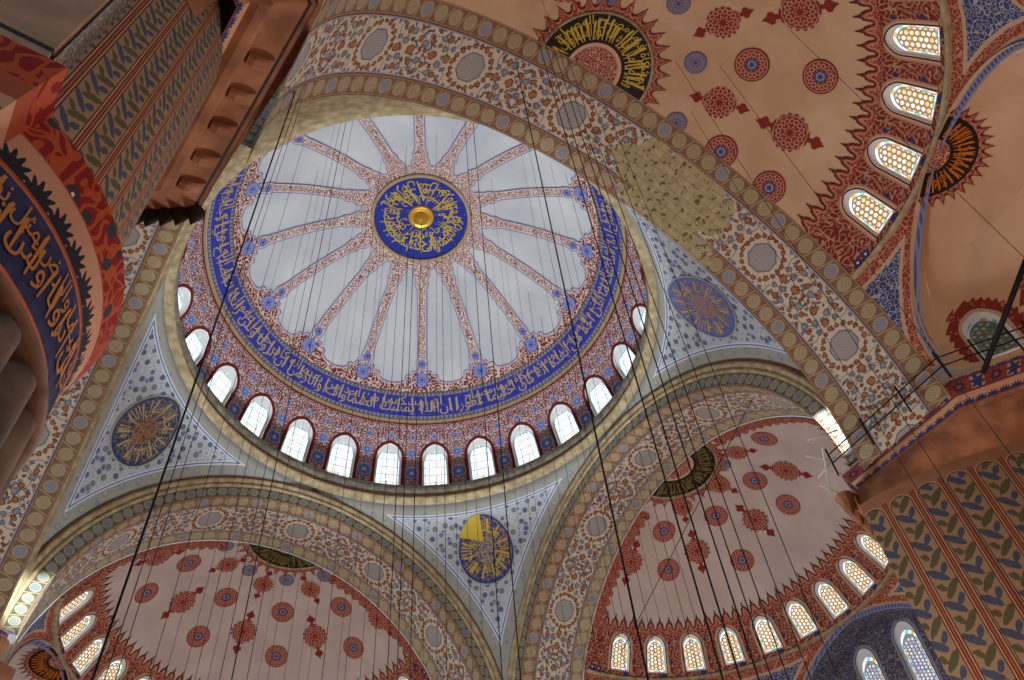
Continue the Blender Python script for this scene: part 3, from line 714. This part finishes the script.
for k, sd in SEMI.items():
    n, s = frame(k); cx, cy = n * (A0 + TH)
    def G(az, el, off=0.0, n=n, s=s, cx=cx, cy=cy):
        a, e = np.radians(az), np.radians(el); r = RS - off; o, l = r * np.cos(e) * np.cos(a), r * np.cos(e) * np.sin(a)
        return cx + n[0] * o + s[0] * l, cy + n[1] * o + s[1] * l, ZC + r * np.sin(e)
    def H(p, q, off=0.0, n=n, s=s, cx=cx, cy=cy):      # near the crown: p along the arch, q outwards
        z = ZC + np.sqrt(np.maximum((RS - off) ** 2 - p * p - q * q, 0)); return cx + n[0] * q + s[0] * p, cy + n[1] * q + s[1] * p, z
    sm = thing('semi_dome', sd['lab'], 'semi-dome', (*(np.array([cx, cy]) + n * 5), ZC), 'semi-domes around the main dome')
    grid('plaster_shell', np.linspace(-90, 90, 73), np.linspace(38.2, 90, 36), G, 'semi_plaster_lamplit' if k == 3 else 'semi_plaster', sm, lambda a, t: (a * .12, t * .165))
    cents = [WP * j for j in range(-6, 7)]
    inframe = []
    for a in cents:
        x, y = pix(np.array(G(np.array([a]), np.array([32.5]))).T)[0]; inframe.append(-12 < x < 1036 and -14 < y < 694)
    bays('window_wall', cents, WP / 2, 25.6, 38.3, 3.3, 27.3, 34.3, 37.5, G, sxu, sxv, 'semi_red', sm, inframe)
    for sg in (-1, 1):
        grid('edge_wall', np.linspace(sg * 83.5, sg * 90, 3), np.linspace(25.6, 38.3, 8), G, 'semi_red', sm, lambda a, t: (a * sxu, t * sxv), lambda a, t: (a * 0 + .5, a * 0))
    # crested border
    def ctop(a):
        x = np.abs(((a / (WP / 3.5) + .5) % 1) - .5) * 2
        return 39.0 + np.interp(x, [0, .09, .13, .22, .26, .56, .63, .74, .80, 1], [3.9, 3.6, 2.9, 2.8, 2.3, 2.1, 1.6, 1.5, .5, .2])
    ac = np.linspace(-90, 90, 49 * 28 + 1)
    def ce(a, t):
        d = np.full(a.shape, 9.0); y = 37.8 + (ctop(a) - 37.8) * t
        for da in np.linspace(-1.5, 1.5, 13): d = np.minimum(d, np.hypot(da * .12, np.maximum(ctop(a + da) - y, 0) * sxv))
        return d, d
    grid('crest_border', ac, np.linspace(0, 1, 6), lambda a, t: G(a, 37.8 + (ctop(a) - 37.8) * t, .03), 'crest', sm, lambda a, t: (a * .12, (37.8 + (ctop(a) - 37.8) * t) * sxv), ce)
    # red border following the arch
    if k != 3:
        for sg in (-1, 1):
            ee = np.linspace(38, 74, 145); w = lambda e: 3.2 + 1.6 * np.abs(np.sin(e * 1.15))
            grid('arch_border', np.linspace(0, 1, 4), ee, lambda u, e, sg=sg: G(sg * (90 - u * w(e) / np.cos(np.radians(e)) * .8), e, .035), 'crest', sm, lambda u, e: (u * .5, e * sxv), lambda u, e: ((1 - u) * w(e) * .16, u))
    # half medallion at the crown
    o = sd['off']; qo = sd['qo']; q = np.linspace(0, PI, 49)
    def ringf(a, r, off): return H(o + r * np.cos(a), np.maximum(r * np.sin(a) - qo, -.02), off)
    mdl = grid('half_medallion', q, np.linspace(.95, 1.95, 5), lambda a, r: ringf(a, r, .05), sd['mat'], sm)
    grid('medallion_centre', q, np.linspace(0.01, .97, 4), lambda a, r: ringf(a, r, .06), 'fill_pink', sm, lambda a, r: (r * np.cos(a), r * np.sin(a)), lambda a, r: (1 - r, r))
    sweep('medallion_rim', [(np.array(ringf(np.array([a]), np.array([1.97]), .05)).ravel(), (*(s * math.cos(a) + n * math.sin(a)), 0), (0, 0, -1)) for a in q], [(-.05, 0), (-.03, .05), (.03, .05), (.05, 0)], 'cream', sm)
    def ml(x, y): return ringf(np.radians(180 - x) if True else 0, 1.0 + y, .08)
    lettering('lettering', [('الله نور السماوات', 6, 88, .06, .62), ('والارض مثل نوره', 92, 174, .06, .62), ('كمشكاة فيها مصباح المصباح', 10, 170, .45, .9)], ml, sd['txt'], mdl, [(6 + j * 7 + rng.uniform(-2, 2), .06, .6 + rng.uniform(0, .28), rng.uniform(-4, 4), 1.9) for j in range(24)])
    qq = np.linspace(0, PI, 16 * 14 + 1)
    def mt(a):
        x = np.abs(((a / PI * 16) % 1) - .5) * 2; return np.interp(x, [0, .08, .16, .3, .5, 1], [.62, .6, .44, .42, .26, .2])
    grid('medallion_crest', qq, np.linspace(0, 1, 5), lambda a, t: ringf(a, 1.98 + mt(a) * t, .035), 'crest', sm, lambda a, t: (a * 2.2, mt(a) * t), lambda a, t: (mt(a) * (1 - t), t))
    # painted rosettes
    def dec(az, el, off, G=G):
        cu, cv = az, el; r = RS * math.cos(rad(el))
        def f(x, y):
            # tangent plane -> sphere
            a, e = rad(az), rad(el); nn = np.array([math.cos(e) * math.cos(a), math.cos(e) * math.sin(a), math.sin(e)])
            ea = np.array([-math.sin(a), math.cos(a), 0]); en = np.cross(nn, ea)
            Pn = nn[:, None] * RS + np.outer(ea, np.ravel(x)) + np.outer(en, np.ravel(y)); Pn[0] = np.maximum(Pn[0], .004); Pn = Pn / np.linalg.norm(Pn, axis=0)
            return G(np.degrees(np.arctan2(Pn[1], Pn[0])), np.degrees(np.arcsin(Pn[2])), off)
        return f
    for az, el, sz in sd['stars']:
        if abs(az) > 90: continue
        L = []
        for t in np.linspace(0, 2 * PI, 96, endpoint=False):
            r = .60 + .05 * math.cos(16 * t); L.append((r * math.cos(t), r * math.sin(t)))
        tip = [(.07, .0), (.07, .12), (.19, .18), (.21, .3), (.12, .38), (.05, .46), (0, .58)]
        tip = tip + [(-x, y) for x, y in tip[-2::-1]]
        L = [p for p in L if abs(p[0]) > .08]; up = [p for p in L if p[0] > 0 and p[1] >= 0]; 
        right = sorted([p for p in L if p[0] > 0], key=lambda p: p[1]); left = sorted([p for p in L if p[0] < 0], key=lambda p: -p[1])
        loop = right + [(x, y + .64) for x, y in tip] + left + [(-x, -y - .64) for x, y in tip]
        loop = [(x * sz, y * sz) for x, y in loop]
        ngon('star_rosette', loop, dec(az, el, .03), 'star', sm)
    for az, el in sd['discs']: fan_disc('disc_rosette', [(.56 * math.cos(t), .56 * math.sin(t)) for t in np.linspace(0, 2 * PI, 40, endpoint=False)], dec(az, el, .03), 'disc', sm, 4)
    for az, el in sd['blue']: fan_disc('blue_rosette', [(.37 * math.cos(t), .37 * math.sin(t)) for t in np.linspace(0, 2 * PI, 32, endpoint=False)], dec(az, el, .03), 'bluedisc', sm, 4)
    sv = [(a, i) for i, a in enumerate(cents) if inframe[i]]
    sv.sort(key=lambda t: pix(np.array(G(np.array([t[0]]), np.array([32.5]))).T)[0, 0])
    nm = {0: 'far right semi-dome', 1: 'far left semi-dome', 3: 'near overhead semi-dome'}[k]
    if k == 3: sv.sort(key=lambda t: pix(np.array(G(np.array([t[0]]), np.array([32.5]))).T)[0, 1])
    for i, (a, _) in enumerate(sv):
        window(a, 3.3, 27.3, 34.3, 37.5, G, sxu, sxv, 'glass_semi', .14, '%s amber stained-glass window %s in the %s' % (ORD[i], 'from the top' if k == 3 else 'from the left', nm), nm + ' windows')
    # string course and lower wall with three exedra arches
    grid('string_course', np.linspace(-90, 90, 61), np.arange(5), lambda a, j: G(a, np.choose(j.astype(int), [26.0, 26.0, 25.7, 25.2, 25.0]), np.choose(j.astype(int), [.0, .1, .16, .1, .0])), 'cream', sm)
    bays('exedra_wall', [-60, 0, 60], 30, 0, 25.6, 27.0, 0, 3.0, 24.4, G, RS * .95 * rad(1), sxv, 'spandrel', sm, None, 0.0, 6)
    for ea in (-60, 0, 60):
        a = rad(ea); od = n * math.cos(a) + s * math.sin(a); ld = np.array([-od[1], od[0]])
        ec = np.array([cx, cy]) + od * 8.42; ez = ZC + .45
        if (k, ea) == (0, 0):
            apse(G, cx, cy); continue
        def E(az, el, off=0.0, od=od, ld=ld, ec=ec, ez=ez):
            A_, e_ = np.radians(az), np.radians(el); ce_ = np.where(e_ > 0, np.cos(e_), 1.0); L_ = (4.3 - off) * ce_ * np.sin(A_); O_ = (3.6 - off) * ce_ * np.cos(A_)
            return ec[0] + od[0] * O_ + ld[0] * L_, ec[1] + od[1] * O_ + ld[1] * L_, ez + (3.52 - off) * np.where(e_ > 0, np.sin(e_), e_)
        x, y = pix(np.array(E(np.array([0.]), np.array([30.]))).T)[0]
        if not (-150 < x < 1200 and -150 < y < 900): continue
        where = {(0, -60): 'small half-dome with blue windows beside the right pier', (0, 60): 'small half-dome below the left end of the far right semi-dome',
                 (1, 60): 'small half-dome at the lower left corner', (1, 0): 'small half-dome below the middle of the far left semi-dome', (1, -60): 'small half-dome below the right end of the far left semi-dome',
                 (3, 60): 'small half-dome at the right edge with orange calligraphy half medallion', (3, 0): 'small half-dome at the top right corner', (3, -60): 'small half-dome beyond the top edge'}[(k, ea)]
        ex = thing('exedra', where, 'half-dome', (*(ec + od * 2), ez), 'exedrae of the semi-domes')
        grid('plaster_shell', np.linspace(-92, 92, 41), np.linspace(46, 90, 16), E, 'semi_plaster_lamplit' if k == 3 else 'semi_plaster', ex, lambda a, t: (a * .06, t * .06))
        cc = [-66, -33, 0, 33, 66]; op = []
        for wa in cc:
            wx, wy = pix(np.array(E(np.array([wa * 1.0]), np.array([25.]))).T)[0]; op.append(-20 < wx < 1044 and -20 < wy < 700)
        su_, sv_ = 3.6 * rad(1), 3.55 * rad(1)
        bays('window_wall', cc, 16.5, -16, 46, 9.0, -13, 5, 16, E, su_, sv_, 'exwall', ex, op)
        for sg in (-1, 1): grid('edge_wall', np.linspace(sg * 82.5, sg * 92, 3), np.linspace(-16, 46, 12), E, 'exwall', ex, lambda a, t: (a * .06, t * .06), lambda a, t: (a * 0 + .9, a * 0))
        for j, wa in enumerate(cc):
            if op[j]:
                window(wa, 9.0, -13, 5, 16, E, su_, sv_, 'glass_green', .07, '%s small stained-glass window in the %s' % (ORD[j], where.replace('small half-dome ', 'half-dome ').replace(' with orange calligraphy half medallion', '').replace(' with blue windows', '')), 'exedra windows')
        def Eh(r, a, off, od=od, ld=ld, ec=ec, ez=ez):
            p, q_ = r * np.cos(a), np.maximum(r * np.sin(a), -.01); z = ez + (3.52 - off) * np.sqrt(np.maximum(1 - (p / 4.3) ** 2 - (q_ / 3.6) ** 2, 0))
            return ec[0] + od[0] * q_ + ld[0] * p, ec[1] + od[1] * q_ + ld[1] * p, z
        hm = grid('half_medallion', q, np.linspace(.5, 1.25, 4), lambda a, r: Eh(r, a, .05), 'black', ex)
        grid('medallion_centre', q, np.linspace(.01, .52, 3), lambda a, r: Eh(r, a, .06), 'fill_pink', ex, lambda a, r: (r * np.cos(a), r * np.sin(a)), lambda a, r: (1 - r, r))
        lettering('lettering', [('الله نور السماوات والارض', 8, 172, .06, .62)], lambda x, y: Eh(.54 + y, np.radians(180 - x), .08), 'gold_orange', hm, [(8 + j * 10, .06, .6, 3, 2.6) for j in range(17)])
        grid('medallion_crest', qq, np.linspace(0, 1, 5), lambda a, t: Eh(1.26 + mt(a) * .62 * t, a, .035), 'crest', ex, lambda a, t: (a * 1.4, mt(a) * t * .6), lambda a, t: (mt(a) * .6 * (1 - t), t))
# ------------------------------------------------------------------ piers
def poly_band(name, poly, prof, mat, parent, sign=1, uscale=1.0, u0=0.0):
    """sweep a profile (out, z) along an open plan polyline with mitred corners"""
    P = np.asarray(poly, float); T_ = np.diff(P, axis=0); T_ /= np.linalg.norm(T_, axis=1, keepdims=True); N = sign * np.c_[T_[:, 1], -T_[:, 0]]
    mit = [N[0]]
    for a, b in zip(N[:-1], N[1:]): m_ = (a + b); mit.append(m_ / max(m_ @ a, .3))
    mit.append(N[-1]); s_ = np.r_[0, np.cumsum(np.linalg.norm(np.diff(P, axis=0), axis=1))]; V = []; uv = []; F = []
    for i in range(len(P) - 1):                        # split at the corners so that edges stay crisp
        for j in (i, i + 1):
            l = 0; lp = None
            for o, z in prof:
                if lp: l += math.hypot(o - lp[0], z - lp[1])
                lp = (o, z); V.append((*(P[j] + mit[j] * o), z)); uv.append((u0 + s_[j] * uscale, l))
        b = i * 2 * len(prof); F += [(b + k, b + len(prof) + k, b + len(prof) + k + 1, b + k + 1) for k in range(len(prof) - 1)]
    return obj(name, V, F, mat, parent, uv, [(9, 9)] * len(V), smooth=False)
def arc(cx, cy, r, a0, a1, n=40): return [(cx + r * math.cos(rad(a)), cy + r * math.sin(rad(a))) for a in np.linspace(a0, a1, n)]
# near pier: round, fluted below, inscription band, painted flutes above
NX, NY = -12.96, -12.21
pn = thing('pier', 'near round pier at the left with blue calligraphy band, red border and painted flutes', 'pier', (NX, NY, 0), 'great piers')
V = []; uv = []; nf = 26; na = nf * 8
zs = [0, 4, 7.45, 7.65, 7.8, 7.92, 8.0, 8.1]
for i in range(na + 1):
    q = 2 * PI * i / na; ph = (i % 8) / 8
    for z in zs:
        lim = 8.05 - .32 * (1 - math.sin(PI * ph)) ** 2; k = math.sin(PI * ph) ** .6 if z < lim else max(0, 1 - (z - lim) * 6) * math.sin(PI * ph) ** .6
        r = 2.20 + .27 * k; V.append((NX + r * math.cos(q), NY + r * math.sin(q), z)); uv.append((q * 2.2, z))
obj('fluted_shaft', V, gridf(na + 1, len(zs)), 'shaft', pn, uv)
lathe('ring_moulding', [(2.2, 8.08), (2.42, 8.07), (2.49, 8.08), (2.52, 8.12), (2.48, 8.18)], 'brown_stone', pn, (NX, NY), 96)
bnd = lathe('inscription_band', [(2.48, 8.18), (2.48, 9.18)], 'pier_blue', pn, (NX, NY), 96, uvr=2.48)
def pc(x, y): q = np.radians(x); return NX + 2.50 * np.cos(q), NY + 2.50 * np.sin(q), 8.19 + y
rows = [('ان الله يمسك السماوات والارض', -122, -58, .22, .66), ('ان تزولا ولئن زالتا', -64, -12, .2, .68), ('ان امسكهما من احد', -14, 44, .22, .66), ('الله نور السماوات', -110, -66, .5, .86), ('والارض مثل نوره', -62, -26, .5, .88), ('كمشكاة فيها', -24, 14, .48, .86)]
stk = [(-120 + k * 5.2 + rng.uniform(-1, 1), .2, .7 + rng.uniform(0, .2), rng.uniform(-2, 2), .75) for k in range(33)]
lettering('lettering', rows, pc, 'gold_dim', bnd, stk)
pil = [(-17, -14.78), (-11.9, -14.78), (-11.9, NY - 2.0)]     # plan of the attached buttress
lathe('palmette_band', [(2.48, 9.18), (2.58, 9.62)], 'fans_dark', pn, (NX, NY), 96, uvr=2.45)
lathe('red_floral_band', [(2.58, 9.62), (2.69, 10.0)], 'pier_red', pn, (NX, NY), 96, uvr=2.6)
lathe('grey_fillet', [(2.69, 10.0), (2.66, 10.04), (2.30, 10.06)], 'blocks', pn, (NX, NY), 96)
V = []; uv = []; an = np.linspace(-100, 100, 101)
lathe('painted_flutes', [(2.32, 10.0), (2.32, 17.6)], 'flutes', pn, (NX, NY), 128, uvr=2.32)
pn_fl = pn.children[-1]
me = pn_fl.data; l = me.uv_layers['UVMap']; a_ = np.empty(len(l.data) * 2, np.float32); l.data.foreach_get('uv', a_); a_ = a_.reshape(-1, 2); a_[:, 1] += 10.0; l.data.foreach_set('uv', a_.ravel())
lathe('stone_zone', [(2.33, 15.98), (2.42, 16.7), (2.6, 17.2), (3.0, 17.55), (3.75, 17.75)], 'orange_stone', pn, (NX, NY), 32, -2.5, -.72)
bt = poly_band('buttress', pil, [(0, 0), (0, 17.6)], 'blocks', pn)
poly_band('buttress_palmettes', pil, [(0.0, 8.95), (.10, 9.2), (.20, 9.62)], 'fans_dark', bt)
poly_band('buttress_border', pil, [(.20, 9.62), (.32, 10.0), (.28, 10.04), (0, 10.06)], 'pier_red', bt)
poly_band('lattice_strip', [(-11.9, -14.7), (-11.9, -14.15)], [(.03, 10.05), (.03, 17.5)], 'lattice', bt)
# near cornice
e0 = at_z(310, 0, 18.5); e1 = at_z(205, 197, 18.5); e2 = at_z(163, 186, 18.5)
cn = [(-16.5, -8.1), (-11.2, -8.1), (-9.95, -9.0), (-9.60, -14.2), (-11.4, -16.0), (-17, -15.6)]
cor = thing('cornice', 'near cornice over the left pier, orange-lit underside with dark brackets', 'cornice', (-11, -11.5, 17.6), 'pier cornices')
inn = -.95
poly_band('palmette_band', cn, [(inn - .2, 17.35), (inn - .05, 17.75)], 'fans', cor, -1)
poly_band('roll_moulding', cn, [(inn - .05, 17.75), (inn + .10, 17.72), (inn + .24, 17.78), (inn + .30, 17.9), (inn + .26, 18.02)], 'orange_stone', cor, -1)
poly_band('soffit', cn, [(inn + .26, 18.0), (-.12, 18.3)], 'orange_stone', cor, -1)
poly_band('painted_panels', cn, [(-.12, 18.3), (0, 18.42), (.0, 18.95), (-.4, 18.97)], 'panels', cor, -1)
poly_band('dark_lip', cn, [(-.13, 18.29), (-.01, 18.38), (.02, 18.42), (.0, 18.5)], 'black', cor, -1)
obj('top_slab', [(*q, 18.33) for q in cn], [tuple(range(len(cn)))], 'orange_stone', cor, smooth=False)
obj('impost_slab', [(-9.47, -15.5, 18.96), (-9.5, -12.6, 18.96), (-9.9, -9.3, 18.96), (-11, -9.2, 18.96), (-11, -15.5, 18.96)], [(0, 1, 2, 3, 4)], 'cream_red', cor, smooth=False)
for y in (-12.75, -11.95, -11.15, -10.35, -9.65):
    V = []; prof = [(-.62, 17.95), (-.62, 18.22), (-.16, 18.30), (-.16, 18.2), (-.3, 18.02), (-.48, 17.93)]
    for dy in (-.13, -.07, .07, .13):
        sc_ = .8 if abs(dy) > .1 else 1
        for x, z in prof: V.append((-9.93 + .067 * (-9.0 - y) + x, y + dy, 18.25 + (z - 18.25) * sc_))
    n6 = len(prof); F = [(i * n6 + j, i * n6 + (j + 1) % n6, (i + 1) * n6 + (j + 1) % n6, (i + 1) * n6 + j) for i in range(3) for j in range(n6)] + [tuple(range(n6)), tuple(range(3 * n6, 4 * n6))[::-1]]
    obj('bracket', V, F, 'orange_stone', cor, smooth=False)
rs_ = np.random.default_rng(3)
for i in range(5):
    p = np.array([-9.98 - .26 * i, -8.98 + .17 * i]); V = []; F = []
    for j in range(7):
        q = 2 * PI * j / 6
    fan = [(p[0] + .2 * math.cos(t), p[1] + .2 * math.sin(t), 18.3) for t in np.linspace(0, 2 * PI, 9)[:-1]] + [(p[0], p[1], 17.75)]
    obj('pendant', fan, [(j, (j + 1) % 8, 8) for j in range(8)] + [tuple(range(8))], 'black', cor, smooth=False)

# right pier (and the far left one, the same turned half round)
ZF = 17.15
def right_pier(flip, lab, clab):
    g = (lambda x, y: (-x, -y)) if flip else (lambda x, y: (x, y))
    G_ = lambda poly: [g(*p) for p in poly]
    p = thing('pier', lab, 'pier', (*g(12.5, -11.5), 0), 'great piers')
    cA, cB, R_ = 17.41, -7.88, 8.51
    plan = arc(cA, cB, R_, 232, 192.5, 60)
    body = [(17, -15.2)] + plan + [(13.6, -9.42)]
    L = R_ * rad(39.5)
    V = []; uv = []
    ar = np.linspace(234, 192.5, 61)
    for a in ar:
        for z in (0, 8, 14, ZF + .35): x, y = g(cA + R_ * math.cos(rad(a)), cB + R_ * math.sin(rad(a))); V.append((x, y, z)); uv.append((R_ * rad(a), z))
    obj('painted_flutes', V, gridf(len(ar), 4), 'flutes_wide', p, uv)
    x0, y0 = plan[-1]
    poly_band('side_wall', G_([(x0, y0), (x0 + .5, y0 + .25), (13.6, -9.4)]), [(0, 0), (0, 18.4)], 'orange_stone', p)
    B = [(12.6, -8.9), *[tuple(at_z(*q, 18.5)[:2]) for q in ((858, 488), (961, 408), (1024, 385))], (13.5, -16.4)]
    T_ = [(12.4, -8.2), *[tuple(at_z(*q, 19.3)[:2]) for q in ((841, 476), (950, 379), (1024, 353))], (13.5, -16.9)]
    # raking stone zone between flute heads and cornice
    def resample(poly, n):
        q = np.asarray(poly, float); s_ = np.r_[0, np.cumsum(np.linalg.norm(np.diff(q, axis=0), axis=1))]; u = np.linspace(0, s_[-1], n); return np.c_[np.interp(u, s_, q[:, 0]), np.interp(u, s_, q[:, 1])]
    lo_, hi_ = resample(arc(cA, cB, R_, 192.5, 234, 60), 61), resample(B[1:], 61)
    V = []; uv = []
    for i in range(61):
        for k in np.linspace(0, 1, 5): xy = lo_[i] * (1 - k) + hi_[i] * k; V.append((*g(*xy), ZF + .35 + (18.5 - ZF - .35) * k)); uv.append((i * .09, k * 1.4 + 17))
    obj('stone_zone', V, gridf(61, 5), 'orange_stone', p, uv)
    co = thing('cornice', clab, 'cornice', (*g(11.5, -11.5), 18.4), 'pier cornices')
    def strip(name, k0, k1, mat, h):
        V = []; uv = []; F = []; s_ = 0
        for i in range(len(B) - 1):
            ln = math.dist(T_[i], T_[i + 1])
            for j, s2 in ((i, s_), (i + 1, s_ + ln)):
                for k, v in ((k0, 0), (k1, h)):
                    b, t = np.array(B[j]), np.array(T_[j]); q = b * (1 - k) + t * k; V.append((*g(*q), 18.5 + .8 * k)); uv.append((s2, v))
            s_ += ln; F.append((4 * i, 4 * i + 2, 4 * i + 3, 4 * i + 1))
        return obj(name, V, F, mat, co, uv, smooth=False)
    strip('red_fillet', -.14, 0, 'cream_red', .1); strip('palmette_band', 0, .42, 'fans', .48); strip('painted_panels', .42, .9, 'panels', .55); strip('blue_crest', .9, 1.04, 'fans', .48)
    Tc = [g(*q) for q in T_] + [g(16, -16), g(16, -8.5)]
    obj('top_slab', [(*q, 19.33) for q in Tc], [tuple(range(len(Tc)))], 'orange_stone', co, smooth=False)
    for i, (x, y) in enumerate([(9.9, -9.0), (10.5, -8.8), (11.1, -8.65), (11.7, -8.5), (10.2, -9.25), (10.8, -9.1)]):
        x, y = g(x, y); zt = 18.75 - .25 * (i > 3); rr = .3
        ring_ = [(x + rr * math.cos(t), y + rr * math.sin(t), zt) for t in np.linspace(0, 2 * PI, 9)[:-1]]; r2_ = [(x + rr * .55 * math.cos(t), y + rr * .55 * math.sin(t), zt - .45) for t in np.linspace(0, 2 * PI, 9)[:-1]]
        obj('muqarnas_drop', ring_ + r2_ + [(x, y, zt - .75)], [(j, (j + 1) % 8, 8 + (j + 1) % 8, 8 + j) for j in range(8)] + [(8 + j, 8 + (j + 1) % 8, 16) for j in range(8)], 'orange_stone', co, smooth=False)
    return T_
TR = right_pier(False, 'right pier with tall painted leaf flutes below a stone zone', 'right pier cornice with blue palmettes and red panels below a dark railing')
right_pier(True, 'far left pier mostly below the lower left corner', 'far left pier cornice in the lower left corner')

tag(grid('wall_right', np.linspace(-26, -9.6, 8), np.linspace(14, 25.5, 8), lambda u, v: (u * 0 + 13.6, u, v), 'semi_plaster', None), 'plain plaster wall glimpsed between right pier and near half-dome', 'wall', kind='structure')
# railing on the right cornice
rl = thing('railing', 'dark iron railing on top of the right pier cornice', 'railing', (TR[2][0], TR[2][1], 19.33))
pts = [at_z(*q, 18.95)[:2] for q in ((838, 474), (950, 376), (1024, 350), (1060, 338))]
for a, b in zip(pts[:-1], pts[1:]):
    a, b = np.array(a), np.array(b)
    for h in (.45, .8): bar('rail', (*a, 18.95 + h), (*b, 18.95 + h), .022, 'wire', rl, 6)
    m_ = max(2, int(np.linalg.norm(b - a) / 1.15))
    for k in range(m_): q = a + (b - a) * (k / m_); bar('post', (*q, 18.9), (*q, 20.0), .03, 'wire', rl, 6)
q = at_z(983, 373, 18.9); tp = at_z(1026, 260, 19.5)
po = bar('iron_pole', q, tp, .075, 'wire', None, 10); tag(po, 'thick dark slanting pole rising from the right cornice', 'pole')
q = at_z(905, 338, 20.6); q2 = at_z(935, 352, 20.2)
# pale scaffold rods catching the sun at the end of the far right arch
sf = thing('scaffold', 'pale sunlit metal rods where the far right arch meets the right pier', 'scaffold', (10.9, -9.0, 19.4))
for (a, b) in (((806, 456), (838, 462)), ((818, 478), (836, 455)), ((820, 485), (842, 494)), ((822, 448), (830, 492)), ((808, 440), (838, 430)), ((826, 470), (846, 474))):
    bar('rod', at_z(*a, 19.5), at_z(*b, 20.1), .022, 'pale_metal', sf, 6)

# ------------------------------------------------------------------ sunbeams falling on the arch ends
lamp('sunbeam', (-9.76, 4.14, 32.15), 200000, (.88, .95, 1.0), .05, 'SPOT', (10.15, -9.3, 21.3), (4.4, .5))
lamp('sunbeam', (4.48, -9.61, 32.15), 120000, (.86, .94, 1.0), .05, 'SPOT', (-9.3, 10.15, 21.2), (5.4, .7))

# ------------------------------------------------------------------ hanging lamp wires
def on_ceiling(x, y):
    """first inner surface above a photo point: dome sphere, else arch/semi-dome level"""
    d = ray(x, y); o = CAM - np.array([0, 0, ZD]); r = RD - .15; b = d @ o; disc = b * b - (o @ o - r * r)
    if disc > 0:
        p = CAM + d * (-b + math.sqrt(disc))
        if p[2] > 33.4: return p
    return None
VPX, VPY = pix(CAM + np.array([0, 0, 1e5]))[0]
wires = []
def add_wire(x6, ytop, r, ztop=None):
    x = x6 + (VPX - x6) * (600 - ytop) / (600 - VPY)
    p = on_ceiling(x, ytop) if ztop is None else None
    if p is None: p = at_z(x, ytop, ztop or 29.5)
    wires.append((x6, p, r))
for x6, r in ((120, .015), (131, .010), (141, .008)): add_wire(x6, 14, r, 29.0)
for x6, yt, r in ((391, 226, .024), (400, 220, .024), (412, 216, .022), (446, 160, .014), (497, 118, .018), (514, 120, .022), (631, 60, .026), (700, 40, .022), (716, 30, .020), (733, 20, .018), (248, 105, .020), (262, 112, .012)):
    add_wire(x6, yt, r, 29.3 if yt < 70 else None)
for x6 in (172, 186, 203, 214, 226, 237, 272, 281, 296, 309, 318, 331, 345, 352, 366, 378, 424, 437, 458, 470, 481, 526, 539, 547, 561, 575, 588, 603, 612, 620, 643, 655, 668, 679, 690): 
    add_wire(x6, float(rng.uniform(118, 330)), float(rng.choice([.008, .010, .013])))
for x6, yt in ((745, 0), (760, 20), (781, 55), (806, 90)): add_wire(x6, yt, .012, 28.2)
wires.sort(key=lambda w: w[0])
for i, (x6, p, r) in enumerate(wires):
    o = bar('lamp_wire', (p[0], p[1], 4.0), p, r * .62 if r < .0145 or x6 > 150 else r * 1.05, 'wire', None, 5)
    th = 'heavier' if r > .0215 or x6 < 125 else 'thin'
    o['_at'] = (0, 0, 0); tag(o, '%s dark lamp wire, number %d from the left along the bottom edge' % (th, i + 1), 'wire', 'hanging lamp wires')
# one slanting stay wire in front of the far right semi-dome and two before the near one
for a, za, b, zb_, lab in (((756, 392), 27.0, (620, 655), 20.0, 'slanting dark stay wire crossing the far right semi-dome'),):
    tag(bar('stay_wire', at_z(*a, za), at_z(*b, zb_), .015, 'wire', None, 5), lab, 'wire')
for i, (x, y) in enumerate(((676, 62), (691, 112), (720, 66), (790, 30))):
    d_ = ray(x, y); o_ = CAM - np.array([0, -A0 - TH, ZC]); b_ = d_ @ o_; p = CAM + d_ * (-b_ + math.sqrt(b_ * b_ - (o_ @ o_ - RS ** 2))); tag(bar('lamp_wire', (p[0], p[1], 4.0), p, .007, 'wire', None, 5), '%s thin wire from the left across the near overhead semi-dome' % ORD[i], 'wire', 'wires before the near semi-dome')
